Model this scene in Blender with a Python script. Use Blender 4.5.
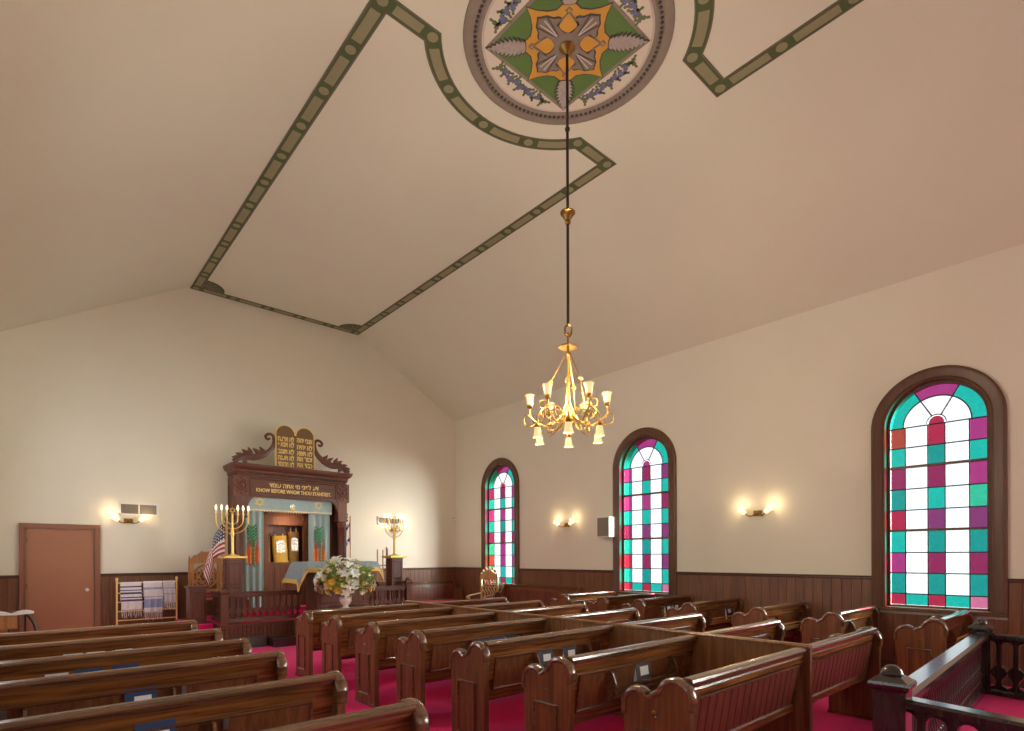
import bpy, bmesh, math, random
from mathutils import Vector, Matrix
random.seed(7)
R = math.radians
PI = math.pi
SC = bpy.context.scene
COL = SC.collection
for o in list(bpy.data.objects):
    bpy.data.objects.remove(o)

# ------------------------------------------------------------------ camera
EYE = 1.72
cam_data = bpy.data.cameras.new('camera')
cam = bpy.data.objects.new('camera', cam_data)
COL.objects.link(cam)
cam_data.sensor_fit = 'HORIZONTAL'
cam_data.sensor_width = 36.0
cam_data.lens = 555.486 / 1024 * 36.0
cam_data.shift_y = (556.33 - 365.5) / 1024
cam_data.clip_start = 0.05
cam.matrix_world = (Matrix.Translation((0, 0, EYE)) @ Matrix.Rotation(-0.7233965, 4, 'Z')
                    @ Matrix.Rotation(PI / 2, 4, 'X') @ Matrix.Rotation(-0.0033971, 4, 'Z'))
SC.camera = cam

# ------------------------------------------------------------------ world, daylight, exposure
vs = SC.view_settings
vs.view_transform = 'Standard'
vs.look = 'None'
vs.gamma = 1.0
vs.use_curve_mapping = False
vs.exposure = -0.04
W = bpy.data.worlds.new('overcast_sky')
SC.world = W
W.use_nodes = True
bg = W.node_tree.nodes['Background']
bg.inputs[0].default_value = (0.93, 0.97, 1.0, 1)
bg.inputs[1].default_value = 2.6
SC.cycles.use_denoising = True
SC.cycles.max_bounces = 8
SC.cycles.diffuse_bounces = 5
SC.cycles.transparent_max_bounces = 12
SC.cycles.sample_clamp_indirect = 6.0
SC.cycles.caustics_reflective = False
SC.cycles.caustics_refractive = False

sun_d = bpy.data.lights.new('hazy_sun', 'SUN')                 # bright hazy sky-light falling in through the window wall
sun_d.energy = 74.0
sun_d.angle = R(60)
sun_d.color = (1.0, 0.96, 0.90)
sun_o = bpy.data.objects.new('hazy_sun', sun_d)
COL.objects.link(sun_o)
sun_o.location = (16, 0, 8)
sun_o.rotation_euler = Vector((-0.66, 0.66, -0.24)).to_track_quat('-Z', 'Y').to_euler()

# room dimensions
XL, XR, YB, YE = -0.36, 9.70, -4.84, 13.54
EAVE, FLAT, FX0, FX1 = 5.736, 7.52, 2.66, 6.69
WINY = (11.46, 6.84, 1.93, -2.98)
WZ = 1.40


def area_light(name, loc, rot, sx, sy, power, color):
    l = bpy.data.lights.new(name, 'AREA')
    l.shape = 'RECTANGLE'
    l.size, l.size_y = sx, sy
    l.energy = power
    l.color = color
    o = bpy.data.objects.new(name, l)
    COL.objects.link(o)
    o.location = loc
    o.rotation_euler = rot
    return o


DAY = (0.90, 0.96, 1.0)
for i, y in enumerate(WINY):                                   # daylight of the left wall's windows
    area_light('daylight_left', (XL + 0.06, y, 2.6), (0, R(-84), 0), 3.0, 1.1, (24, 60, 8, 8)[i], DAY)
for x, pw_ in ((1.6, 34), (7.7, 75)):                                           # fill lamps added at the windowless rear wall to brighten the room
    area_light('rear_fill', (x, YB + 0.06, 2.7), (R(84), 0, 0), 1.2, 3.0, pw_, (1.0, 0.95, 0.88))
area_light('daylight_right', (XR - 0.06, WINY[3], 2.6), (0, R(68), 0), 3.0, 1.1, 70, DAY)


# ------------------------------------------------------------------ materials
def new_mat(name):
    m = bpy.data.materials.new(name)
    m.use_nodes = True
    nt = m.node_tree
    return m, nt, nt.nodes['Principled BSDF']


def mat(name, c, rough=0.5, metal=0.0, noise=0.0, scale=8.0, bump=0.0, bscale=60.0, spec=0.5):
    m, nt, b = new_mat(name)
    b.inputs['Roughness'].default_value = rough
    b.inputs['Metallic'].default_value = metal
    b.inputs['Specular IOR Level'].default_value = spec
    b.inputs['Base Color'].default_value = (*c, 1)
    tc = nt.nodes.new('ShaderNodeTexCoord')
    if noise:
        n = nt.nodes.new('ShaderNodeTexNoise')
        n.inputs['Scale'].default_value = scale
        n.inputs['Detail'].default_value = 5
        nt.links.new(tc.outputs['Object'], n.inputs['Vector'])
        r = nt.nodes.new('ShaderNodeMix')
        r.data_type = 'RGBA'
        r.inputs[6].default_value = (*[v * (1 - noise) for v in c], 1)
        r.inputs[7].default_value = (*[min(1, v * (1 + noise)) for v in c], 1)
        nt.links.new(n.outputs['Fac'], r.inputs[0])
        nt.links.new(r.outputs[2], b.inputs['Base Color'])
    if bump:
        n2 = nt.nodes.new('ShaderNodeTexNoise')
        n2.inputs['Scale'].default_value = bscale
        n2.inputs['Detail'].default_value = 4
        nt.links.new(tc.outputs['Object'], n2.inputs['Vector'])
        bp = nt.nodes.new('ShaderNodeBump')
        bp.inputs['Strength'].default_value = bump
        bp.inputs['Distance'].default_value = 0.01
        nt.links.new(n2.outputs['Fac'], bp.inputs['Height'])
        nt.links.new(bp.outputs['Normal'], b.inputs['Normal'])
    return m


def wood(name, dark, light, axis='x', rough=0.32, var=0.14, coat=0.0):
    m, nt, b = new_mat(name)
    tc = nt.nodes.new('ShaderNodeTexCoord')
    oi = nt.nodes.new('ShaderNodeObjectInfo')
    mp = nt.nodes.new('ShaderNodeMapping')
    sc = {'x': (1.2, 22, 22), 'y': (22, 1.2, 22), 'z': (22, 22, 1.2)}[axis]
    mp.inputs['Scale'].default_value = sc
    ad = nt.nodes.new('ShaderNodeVectorMath')
    ad.operation = 'ADD'
    cmb = nt.nodes.new('ShaderNodeMath')
    cmb.operation = 'MULTIPLY'
    cmb.inputs[1].default_value = 37.0
    nt.links.new(oi.outputs['Random'], cmb.inputs[0])
    nt.links.new(tc.outputs['Object'], ad.inputs[0])
    nt.links.new(cmb.outputs[0], ad.inputs[1])
    nt.links.new(ad.outputs[0], mp.inputs['Vector'])
    n = nt.nodes.new('ShaderNodeTexNoise')
    n.inputs['Scale'].default_value = 1.6
    n.inputs['Detail'].default_value = 6
    n.inputs['Distortion'].default_value = 0.6
    nt.links.new(mp.outputs['Vector'], n.inputs['Vector'])
    cr = nt.nodes.new('ShaderNodeValToRGB')
    cr.color_ramp.elements[0].position = 0.32
    cr.color_ramp.elements[1].position = 0.70
    cr.color_ramp.elements[0].color = (*dark, 1)
    cr.color_ramp.elements[1].color = (*light, 1)
    nt.links.new(n.outputs['Fac'], cr.inputs[0])
    hs = nt.nodes.new('ShaderNodeHueSaturation')
    mr = nt.nodes.new('ShaderNodeMapRange')
    mr.inputs[3].default_value = 1 - var
    mr.inputs[4].default_value = 1 + var
    nt.links.new(oi.outputs['Random'], mr.inputs[0])
    nt.links.new(mr.outputs[0], hs.inputs['Value'])
    nt.links.new(cr.outputs[0], hs.inputs['Color'])
    nt.links.new(hs.outputs[0], b.inputs['Base Color'])
    b.inputs['Roughness'].default_value = rough
    b.inputs['Coat Weight'].default_value = coat
    b.inputs['Coat Roughness'].default_value = 0.13
    bp = nt.nodes.new('ShaderNodeBump')
    bp.inputs['Strength'].default_value = 0.12
    bp.inputs['Distance'].default_value = 0.004
    nt.links.new(n.outputs['Fac'], bp.inputs['Height'])
    nt.links.new(bp.outputs['Normal'], b.inputs['Normal'])
    return m


def glow(name, c, strength, base=(0.9, 0.85, 0.75)):
    m, nt, b = new_mat(name)
    b.inputs['Base Color'].default_value = (*base, 1)
    b.inputs['Roughness'].default_value = 0.35
    b.inputs['Emission Color'].default_value = (*c, 1)
    b.inputs['Emission Strength'].default_value = strength
    return m


def glass(name, c):
    c = [math.sqrt(v / 2.6 / 0.81) for v in c]      # the tint acts at both faces of the pane
    m, nt, b = new_mat(name)
    out = nt.nodes['Material Output']
    tc = nt.nodes.new('ShaderNodeTexCoord')
    n = nt.nodes.new('ShaderNodeTexNoise')
    n.inputs['Scale'].default_value = 26
    n.inputs['Detail'].default_value = 4
    nt.links.new(tc.outputs['Object'], n.inputs['Vector'])
    mx = nt.nodes.new('ShaderNodeMix')
    mx.data_type = 'RGBA'
    mx.inputs[6].default_value = (*[v * 0.86 for v in c], 1)
    mx.inputs[7].default_value = (*[min(1, v * 1.12) for v in c], 1)
    nt.links.new(n.outputs['Fac'], mx.inputs[0])
    tr = nt.nodes.new('ShaderNodeBsdfTransparent')
    nt.links.new(mx.outputs[2], tr.inputs['Color'])
    b.inputs['Base Color'].default_value = (*[0.3 * v for v in c], 1)
    b.inputs['Roughness'].default_value = 0.25
    ms = nt.nodes.new('ShaderNodeMixShader')
    ms.inputs[0].default_value = 0.10
    nt.links.new(tr.outputs[0], ms.inputs[1])
    nt.links.new(b.outputs[0], ms.inputs[2])
    nt.links.new(ms.outputs[0], out.inputs['Surface'])
    return m


M = {}
M['plaster'] = mat('cream_plaster', (0.80, 0.775, 0.65), 0.9, noise=0.03, scale=1.2, bump=0.08, bscale=90)
M['ceiling'] = mat('ceiling_plaster', (0.75, 0.765, 0.63), 0.92, noise=0.03, scale=0.8, bump=0.06, bscale=70)
M['carpet'] = mat('crimson_carpet', (0.72, 0.016, 0.14), 0.95, noise=0.22, scale=45, bump=0.5, bscale=260, spec=0.1)
M['mat'] = mat('grey_mat', (0.07, 0.065, 0.065), 0.9, noise=0.4, scale=90)
M['wains'] = wood('wainscot_wood', (0.14, 0.058, 0.026), (0.22, 0.096, 0.044), 'z', 0.42, 0.10)
M['trim'] = wood('trim_wood', (0.085, 0.036, 0.02), (0.13, 0.055, 0.03), 'x', 0.4, 0.05)
M['casing'] = wood('casing_wood', (0.095, 0.041, 0.017), (0.14, 0.062, 0.027), 'z', 0.4, 0.04)
M['door'] = mat('door_paint', (0.40, 0.175, 0.092), 0.45, noise=0.04, scale=3)
M['doorframe'] = mat('door_frame_paint', (0.28, 0.122, 0.066), 0.45)
M['pew'] = wood('pew_wood', (0.085, 0.027, 0.008), (0.30, 0.115, 0.032), 'x', 0.25, 0.12, 0.3)
M['pewz'] = wood('pew_end_wood', (0.105, 0.036, 0.014), (0.24, 0.092, 0.034), 'z', 0.32, 0.10, 0.12)
M['pewdark'] = wood('pew_cap_wood', (0.085, 0.036, 0.016), (0.20, 0.092, 0.040), 'x', 0.2, 0.08, 1.0)
M['pewboard'] = wood('pew_board_carpet_reflection', (0.12, 0.028, 0.018), (0.21, 0.058, 0.032), 'z', 0.32, 0.10, 0.2)  # plank wood with the carpet's red reflection painted into its colour
M['rack'] = wood('rack_wood', (0.45, 0.21, 0.06), (0.62, 0.33, 0.11), 'x', 0.35, 0.1)
M['partition'] = wood('partition_wood', (0.15, 0.062, 0.02), (0.29, 0.135, 0.05), 'z', 0.34, 0.10, 0.15)
M['ark'] = wood('ark_wood', (0.085, 0.026, 0.013), (0.17, 0.056, 0.028), 'z', 0.38, 0.06, 0.1)
M['arkx'] = wood('ark_rail_wood', (0.085, 0.026, 0.013), (0.17, 0.056, 0.028), 'x', 0.38, 0.06, 0.1)
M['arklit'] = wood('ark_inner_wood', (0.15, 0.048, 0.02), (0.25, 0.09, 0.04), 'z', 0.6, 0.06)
M['ebony'] = wood('railing_wood', (0.016, 0.011, 0.010), (0.042, 0.028, 0.024), 'z', 0.2, 0.05, 0.6)
M['ebonyred'] = wood('spindle_wood', (0.032, 0.014, 0.012), (0.065, 0.028, 0.024), 'z', 0.3, 0.08, 0.3)
M['oak'] = wood('orange_oak', (0.36, 0.15, 0.045), (0.55, 0.27, 0.10), 'z', 0.4, 0.08)
M['giltwood'] = wood('gilt_wood', (0.42, 0.22, 0.09), (0.72, 0.46, 0.24), 'z', 0.35, 0.05)
M['brass'] = mat('polished_brass', (0.44, 0.27, 0.07), 0.36, 1.0)
M['gold'] = mat('gold_leaf', (0.86, 0.62, 0.18), 0.36, 0.75, noise=0.1, scale=20)
M['goldpaint'] = mat('gold_paint', (0.98, 0.74, 0.26), 0.45, 0.0)
M['antique'] = mat('antique_brass', (0.30, 0.18, 0.05), 0.34, 1.0)
M['darkmetal'] = mat('dark_bronze_rod', (0.075, 0.05, 0.03), 0.4, 0.8)
M['steel'] = mat('grey_metal', (0.35, 0.33, 0.31), 0.35, 0.9)
M['lead'] = mat('lead_came', (0.05, 0.04, 0.045), 0.6, 0.2)
M['white'] = mat('white_enamel', (0.80, 0.80, 0.78), 0.35)
M['grille'] = mat('grey_grille', (0.24, 0.21, 0.17), 0.7)
M['porcelain'] = mat('porcelain', (0.85, 0.85, 0.84), 0.15)
M['tabface'] = mat('tablet_brown', (0.185, 0.105, 0.035), 0.45, noise=0.15, scale=12)
M['bluecloth'] = mat('grey_blue_velvet', (0.38, 0.52, 0.53), 0.8, noise=0.12, scale=14)
M['tablecloth'] = mat('slate_blue_brocade', (0.27, 0.35, 0.40), 0.65, noise=0.45, scale=26)
M['fringe'] = mat('gold_fringe', (0.80, 0.55, 0.14), 0.6, 0.1, noise=0.25, scale=60)
M['silver'] = mat('silver', (0.80, 0.78, 0.74), 0.25, 0.9)
M['mantle'] = mat('gold_mantle', (0.92, 0.55, 0.07), 0.5, noise=0.15, scale=16)
M['mantledark'] = mat('bronze_mantle', (0.36, 0.20, 0.05), 0.45, 0.3, noise=0.8, scale=34)
M['red'] = mat('flame_red', (0.55, 0.06, 0.03), 0.7)
M['orange'] = mat('flame_orange', (0.80, 0.30, 0.05), 0.7)
M['green'] = mat('branch_green', (0.05, 0.25, 0.11), 0.7)
M['leaf'] = mat('leaf_green', (0.22, 0.32, 0.07), 0.5, noise=0.3, scale=20)
M['lily'] = mat('lily_white', (0.86, 0.85, 0.78), 0.55)
M['rose'] = mat('yellow_rose', (0.88, 0.62, 0.10), 0.6, noise=0.12, scale=30)
M['cream'] = mat('cream_flower', (0.84, 0.79, 0.52), 0.6)
M['vase'] = mat('vase_cream', (0.78, 0.72, 0.60), 0.25)
M['cushion'] = mat('crimson_cushion', (0.42, 0.03, 0.09), 0.85, noise=0.1, scale=20)
M['bookblue'] = mat('navy_book_cloth', (0.014, 0.042, 0.125), 0.55, noise=0.1, scale=30)
M['bookblack'] = mat('black_book_cloth', (0.022, 0.026, 0.036), 0.5)
M['bookpale'] = mat('pale_book_cloth', (0.62, 0.66, 0.68), 0.5)
M['paper'] = mat('page_paper', (0.84, 0.84, 0.82), 0.8, noise=0.06, scale=200)
M['bgreen'] = mat('border_green', (0.085, 0.125, 0.05), 0.8, noise=0.12, scale=6)
M['bolive'] = mat('border_olive', (0.30, 0.29, 0.17), 0.8, noise=0.1, scale=6)
M['bedge'] = mat('border_edge', (0.18, 0.155, 0.12), 0.8)
M['mgrey'] = mat('medallion_grey', (0.27, 0.235, 0.19), 0.8, noise=0.15, scale=10)
M['mgrey2'] = mat('medallion_silver', (0.42, 0.39, 0.36), 0.8, noise=0.35, scale=22)
M['mdark'] = mat('medallion_dark', (0.10, 0.09, 0.085), 0.8)
M['mlight'] = mat('medallion_light', (0.60, 0.56, 0.51), 0.8)
M['mfield'] = mat('medallion_field', (0.72, 0.68, 0.57), 0.85)
M['mgreen'] = mat('medallion_green', (0.115, 0.22, 0.06), 0.8, noise=0.12, scale=5)
M['mgold'] = mat('medallion_gold', (0.68, 0.37, 0.055), 0.8, noise=0.12, scale=5)
M['mblue'] = mat('medallion_blue', (0.17, 0.19, 0.44), 0.8)
M['mleaf'] = mat('medallion_leaf', (0.16, 0.20, 0.11), 0.8)
M['shade'] = glow('lit_glass_shade', (1.0, 0.66, 0.28), 0.95, (0.34, 0.27, 0.16))
M['sconceshade'] = glow('lit_sconce_shade', (1.0, 0.70, 0.34), 2.2, (0.5, 0.42, 0.3))
M['bulb'] = glow('lit_bulb', (1.0, 0.70, 0.33), 3.5)
M['candle'] = mat('candle_cream', (0.80, 0.72, 0.52), 0.5)
M['chairblack'] = mat('black_lacquer', (0.03, 0.022, 0.018), 0.3)
GL = {
    'w': glass('white_glass', (1.25, 1.32, 1.34)), 't': glass('teal_glass', (0.02, 0.55, 0.45)),
    'T': glass('deep_teal_glass', (0.02, 0.36, 0.32)), 'g': glass('green_glass', (0.05, 0.60, 0.36)),
    'r': glass('red_glass', (0.50, 0.035, 0.085)), 'o': glass('orange_red_glass', (0.48, 0.085, 0.055)),
    'm': glass('magenta_glass', (0.46, 0.055, 0.24)), 'c': glass('crimson_glass', (0.33, 0.035, 0.12)),
    'p': glass('purple_glass', (0.27, 0.055, 0.19)), 'k': glass('pink_glass', (0.70, 0.20, 0.34)),
}


cb_ = M['carpet'].node_tree.nodes['Principled BSDF']
cb_.inputs['Sheen Weight'].default_value = 0.3
cb_.inputs['Sheen Roughness'].default_value = 0.35
cb_.inputs['Sheen Tint'].default_value = (1.0, 0.42, 0.70, 1)


# ------------------------------------------------------------------ mesh building
class MB:
    def __init__(s):
        s.v, s.f, s.uv = [], [], None

    def quadgrid(s, rows, closed_u=False, closed_v=False, cap=False):
        n0 = len(s.v)
        nr, nc = len(rows), len(rows[0])
        for r in rows:
            s.v += [tuple(p) for p in r]
        for i in range(nr if closed_v else nr - 1):
            for j in range(nc if closed_u else nc - 1):
                i2, j2 = (i + 1) % nr, (j + 1) % nc
                s.f.append((n0 + i * nc + j, n0 + i * nc + j2, n0 + i2 * nc + j2, n0 + i2 * nc + j))
        if cap:
            s.f.append(tuple(n0 + j for j in reversed(range(nc))))
            s.f.append(tuple(n0 + (nr - 1) * nc + j for j in range(nc)))
        return s

    def box(s, x0, x1, y0, y1, z0, z1):
        n = len(s.v)
        s.v += [(x0, y0, z0), (x1, y0, z0), (x1, y1, z0), (x0, y1, z0), (x0, y0, z1), (x1, y0, z1), (x1, y1, z1), (x0, y1, z1)]
        for f in ((0, 3, 2, 1), (4, 5, 6, 7), (0, 1, 5, 4), (1, 2, 6, 5), (2, 3, 7, 6), (3, 0, 4, 7)):
            s.f.append(tuple(n + i for i in f))
        return s

    def bar(s, p, q, w, h, up=(0, 0, 1)):
        p, q, up = Vector(p), Vector(q), Vector(up)
        d = (q - p).normalized()
        a = d.cross(up)
        if a.length < 1e-4:
            a = d.cross(Vector((1, 0, 0)))
        a.normalize()
        b = a.cross(d).normalized()
        a, b = a * w / 2, b * h / 2
        s.quadgrid([[e - a - b, e + a - b, e + a + b, e - a + b] for e in (p, q)], closed_u=True, cap=True)
        return s

    def prism(s, pts, axis, a0, a1):
        def mk(p, a):
            return {'x': (a, p[0], p[1]), 'y': (p[0], a, p[1]), 'z': (p[0], p[1], a)}[axis]
        s.quadgrid([[mk(p, a) for p in pts] for a in (a0, a1)], closed_u=True, cap=True)
        return s

    def tube(s, pts, r, n=8, closed=False, cap=True):
        pts = [Vector(p) for p in pts]
        m = len(pts)
        rows, prev = [], None
        for i, p in enumerate(pts):
            if closed:
                d = pts[(i + 1) % m] - pts[i - 1]
            else:
                d = pts[min(i + 1, m - 1)] - pts[max(i - 1, 0)]
            d.normalize()
            if prev is None:
                a = d.orthogonal().normalized()
            else:
                a = prev - d * prev.dot(d)
                a = a.normalized() if a.length > 1e-6 else d.orthogonal().normalized()
            prev = a
            b = d.cross(a)
            rr = r[i] if isinstance(r, (list, tuple)) else r
            rows.append([p + (a * math.cos(2 * PI * k / n) + b * math.sin(2 * PI * k / n)) * rr for k in range(n)])
        s.quadgrid(rows, closed_u=True, closed_v=closed, cap=cap and not closed)
        return s

    def lathe(s, prof, n=16, c=(0, 0), z0=0, wob=0, wn=6):
        rows = []
        for k, (r, z) in enumerate(prof):
            rows.append([(c[0] + r * (1 + wob * (k / len(prof)) * math.cos(wn * 2 * PI * j / n)) * math.cos(2 * PI * j / n),
                          c[1] + r * (1 + wob * (k / len(prof)) * math.cos(wn * 2 * PI * j / n)) * math.sin(2 * PI * j / n), z0 + z) for j in range(n)])
        s.quadgrid(rows, closed_u=True, cap=True)
        return s

    def ball(s, c, r, n=10, m=6, sz=1.0):
        c = Vector(c)
        rows = []
        for i in range(m + 1):
            a = PI * (i / m) * 0.98 + 0.01 * PI
            rows.append([c + Vector((r * math.sin(a) * math.cos(2 * PI * j / n), r * math.sin(a) * math.sin(2 * PI * j / n), -r * sz * math.cos(a))) for j in range(n)])
        s.quadgrid(rows, closed_u=True, cap=True)
        return s

    def xform(s, mat4, start=0):
        for i in range(start, len(s.v)):
            s.v[i] = tuple(mat4 @ Vector(s.v[i]))
        return s

    def mesh(s, name, m):
        me = bpy.data.meshes.new(name)
        me.from_pydata([tuple(v) for v in s.v], [], s.f)
        if s.uv:
            uvl = me.uv_layers.new(name='UVMap')
            for l in me.loops:
                uvl.data[l.index].uv = s.uv[l.vertex_index]
        bm = bmesh.new()
        bm.from_mesh(me)
        bmesh.ops.recalc_face_normals(bm, faces=bm.faces)
        bm.to_mesh(me)
        bm.free()
        me.polygons.foreach_set('use_smooth', [True] * len(me.polygons))
        me.set_sharp_from_angle(angle=R(32))
        me.materials.append(m)
        return me

    def build(s, name, m, parent=None, loc=None, rz=0, rot=None):
        o = bpy.data.objects.new(name, s.mesh(name, m))
        COL.objects.link(o)
        if parent:
            o.parent = parent
        if loc:
            o.location = loc
        if rot:
            o.rotation_euler = rot
        elif rz:
            o.rotation_euler = (0, 0, rz)
        return o


def tag(o, label=None, cat=None, group=None, kind=None):
    for k, v in (('label', label), ('category', cat), ('group', group), ('kind', kind)):
        if v:
            o[k] = v
    return o


def empty(name, loc, rz=0, label=None, cat=None, group=None, kind=None):
    o = bpy.data.objects.new(name, None)
    COL.objects.link(o)
    o.location = loc
    o.rotation_euler = (0, 0, rz)
    return tag(o, label, cat, group, kind)


KIDS = {}


def copy_tree(o, parent=None):
    c = o.copy()
    COL.objects.link(c)
    if parent:
        c.parent = parent
    for ch in list(o.children):
        copy_tree(ch, c)
    return c


def put(o, parent, loc=None, rz=0, rot=None):
    """another copy of a single mesh object, sharing its mesh"""
    c = o.copy()
    COL.objects.link(c)
    c.parent = parent
    if loc:
        c.location = loc
    c.rotation_euler = rot if rot else (0, 0, rz)
    return c


def arc(cx, cy, r, a0, a1, n):
    return [(cx + r * math.cos(R(a0 + (a1 - a0) * i / n)), cy + r * math.sin(R(a0 + (a1 - a0) * i / n))) for i in range(n + 1)]


def spline(pts, n=6):
    P = [Vector(p) for p in pts]
    P = [P[0] * 2 - P[1]] + P + [P[-1] * 2 - P[-2]]
    out = []
    for i in range(1, len(P) - 2):
        for k in range(n):
            t = k / n
            a, b, c, d = P[i - 1], P[i], P[i + 1], P[i + 2]
            out.append(0.5 * ((2 * b) + (c - a) * t + (2 * a - 5 * b + 4 * c - d) * t * t + (3 * b - a - 3 * c + d) * t ** 3))
    out.append(P[-2])
    return out


def text_obj(name, s, size, m, parent, loc, rot, depth=0.004, width=None, bold=0.0, xs=1.0):
    cu = bpy.data.curves.new(name, 'FONT')
    cu.body = s
    cu.size = size
    cu.extrude = depth
    cu.offset = bold
    cu.align_x = 'CENTER'
    cu.align_y = 'CENTER'
    cu.resolution_u = 3
    o = bpy.data.objects.new(name, cu)
    COL.objects.link(o)
    bpy.context.view_layer.update()
    me = bpy.data.meshes.new_from_object(o.evaluated_get(bpy.context.evaluated_depsgraph_get()))
    bpy.data.objects.remove(o)
    xsv = [v.co.x for v in me.vertices]
    ysv = [v.co.y for v in me.vertices]
    k = 1.0
    if width and xsv:
        k = width / (max(xsv) - min(xsv))
    cx, cy = ((max(xsv) + min(xsv)) / 2, (max(ysv) + min(ysv)) / 2) if xsv else (0, 0)
    for v in me.vertices:
        v.co.x = (v.co.x - cx) * k
        v.co.y = v.co.y - cy
    me.materials.clear()
    me.materials.append(m)
    o = bpy.data.objects.new(name, me)
    COL.objects.link(o)
    o.parent = parent
    o.location = loc
    o.rotation_euler = rot
    return o


# ================================================================== THE ROOM
floor = MB().box(XL - 0.3, XR + 0.3, YB - 0.3, YE + 0.3, -0.2, 0).build('floor', M['carpet'])
tag(floor, kind='structure')

# end wall (the ark's wall): a gable
gable = [(XL - 0.3, 0), (XR + 0.3, 0), (XR + 0.3, EAVE - 0.1), (XR, EAVE), (FX1, FLAT), (FX0, FLAT), (XL, EAVE), (XL - 0.3, EAVE - 0.1)]
gable = [(x, z + (0.12 if z > 1 else 0)) for x, z in gable]
wall_end = tag(MB().prism(gable, 'y', YE, YE + 0.3).build('wall_end', M['plaster']), kind='structure')
wall_rear = tag(MB().prism(gable, 'y', YB - 0.3, YB).build('wall_rear', M['plaster']), kind='structure')
# ceiling: flat middle and two slopes
b = MB()
t = 0.12
sec_in = [(XL - 0.2, EAVE - 0.1155), (XL, EAVE), (FX0, FLAT), (FX1, FLAT), (XR, EAVE), (XR + 0.2, EAVE - 0.1155)]
b.quadgrid([[(x, y, z) for x, z in sec_in + [(x, z + t * 1.3) for x, z in reversed(sec_in)]] for y in (YB - 0.3, YE + 0.3)], closed_u=True, cap=True)
ceiling = tag(b.build('ceiling', M['ceiling']), kind='structure')

# side walls with arched openings
WW, WSILL, WSPR = 0.60, 0.955, 3.60    # half width of the opening, sill, spring line (top = 4.13)


def side_wall(name, x0, x1):
    b = MB()
    edges = sorted(WINY)
    y = YB - 0.3
    for wy in edges:
        b.box(x0, x1, y, wy - WW, 0, EAVE + 0.05)
        b.box(x0, x1, wy - WW, wy + WW, 0, WSILL)
        b.prism([(wy - WW, EAVE + 0.05), (wy + WW, EAVE + 0.05)] + [(wy + p[0], WSPR + p[1]) for p in arc(0, 0, WW, 0, 180, 28)], 'x', x0, x1)
        y = wy + WW
    b.box(x0, x1, y, YE + 0.3, 0, EAVE + 0.05)
    return tag(b.build(name, M['plaster']), kind='structure')


wall_right = side_wall('wall_right', XR, XR + 0.3)
wall_left = side_wall('wall_left', XL - 0.3, XL)


# wainscot planks, each a part of its wall
def plank_mesh(w, h):
    b = MB()
    c = 0.006
    # local: x along the wall, y = 0 at the wall, front towards -y
    b.prism([(-w / 2, 0), (w / 2, 0), (w / 2, -0.012), (w / 2 - c, -0.018), (-w / 2 + c, -0.018), (-w / 2, -0.012)], 'z', 0, h)
    return b.mesh('plank', M['wains'])


PW = 0.14
pm_full, pm_sill = plank_mesh(PW, WZ - 0.05), plank_mesh(PW, 0.86)


def plank(parent, me, loc, rz, sx=1.0):
    o = bpy.data.objects.new('plank', me)
    COL.objects.link(o)
    o.parent = parent
    o.location = loc
    o.rotation_euler = (0, 0, rz)
    o.scale = (sx, 1, 1)
    return o


def run(a, b):
    n = max(1, round((b - a) / PW))
    s = (b - a) / n
    return [(a + s * (i + 0.5), s / PW) for i in range(n)]


CAS = 0.775
prev = YB
for wy in sorted(WINY) + [None]:
    end = YE if wy is None else wy - CAS
    for y, sx in run(max(prev, -2.3), end) if end > -2.3 else []:
        plank(wall_right, pm_full, (XR, y, 0), -PI / 2, sx)
    if wy is not None:
        if wy > 0:
            for y, sx in run(wy - CAS, wy + CAS):
                plank(wall_right, pm_sill, (XR, y, 0), -PI / 2, sx)
        prev = wy + CAS
DX0, DX1, DZ = -0.035, 1.16, 2.36
for a, e in ((XL, DX0), (DX1, XR - 0.02)):
    for x, sx in run(a, e):
        plank(wall_end, pm_full, (x, YE, 0), 0, sx)
lw = tag(MB().box(XL, XL + 0.018, YB, YE, 0, WZ - 0.05).build('trim_1', M['wains']), kind='structure')
rw = tag(MB().box(XL, XR, YB, YB + 0.018, 0, WZ - 0.05).build('trim_2', M['wains']), kind='structure')

# wainscot cap rails
cap = [(0, -0.05), (-0.022, -0.05), (-0.03, -0.03), (-0.026, -0.016), (-0.045, -0.008), (-0.05, 0.0), (-0.045, 0.008), (0, 0.008)]
b = MB()
prev = YB
for wy in sorted(WINY) + [None]:
    e = YE if wy is None else wy - CAS
    b.prism([(XR + p[0], WZ + p[1]) for p in cap], 'y', prev, e)
    prev = None if wy is None else wy + CAS
tag(b.build('trim_3', M['trim']), kind='structure')
b = MB()
for a, e in ((XL, DX0), (DX1, XR)):
    b.prism([(YE + p[0], WZ + p[1]) for p in cap], 'x', a, e)
tag(b.build('trim_4', M['trim']), kind='structure')
b = MB()
for a, e in ((XL, DX0), (DX1, 2.0), (7.0, XR)):
    b.box(a, e, YE - 0.032, YE - 0.018, 0, 0.16)
tag(b.build('baseboard_end', M['trim']), kind='structure')
tag(MB().box(XR - 0.032, XR - 0.018, -2.2, YE, 0, 0.16).build('baseboard_right', M['trim']), kind='structure')


# ------------------------------------------------------------------ windows
def arch_band(prof, w, z0, zs, n=28):
    """sweep profile [(outward offset, y)] up the left side, round the arch and down the right side"""
    rows = []
    path = [(-1, 0, z0)] + [(math.cos(R(180 - 180 * i / n)), math.sin(R(180 - 180 * i / n)), zs) for i in range(n + 1)] + [(1, 0, z0)]
    for cx, cz, zb in path:
        rows.append([(cx * (w + o), y, zb + cz * (w + o)) for o, y in prof])
    return MB().quadgrid(rows, closed_u=True, cap=True)


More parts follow.
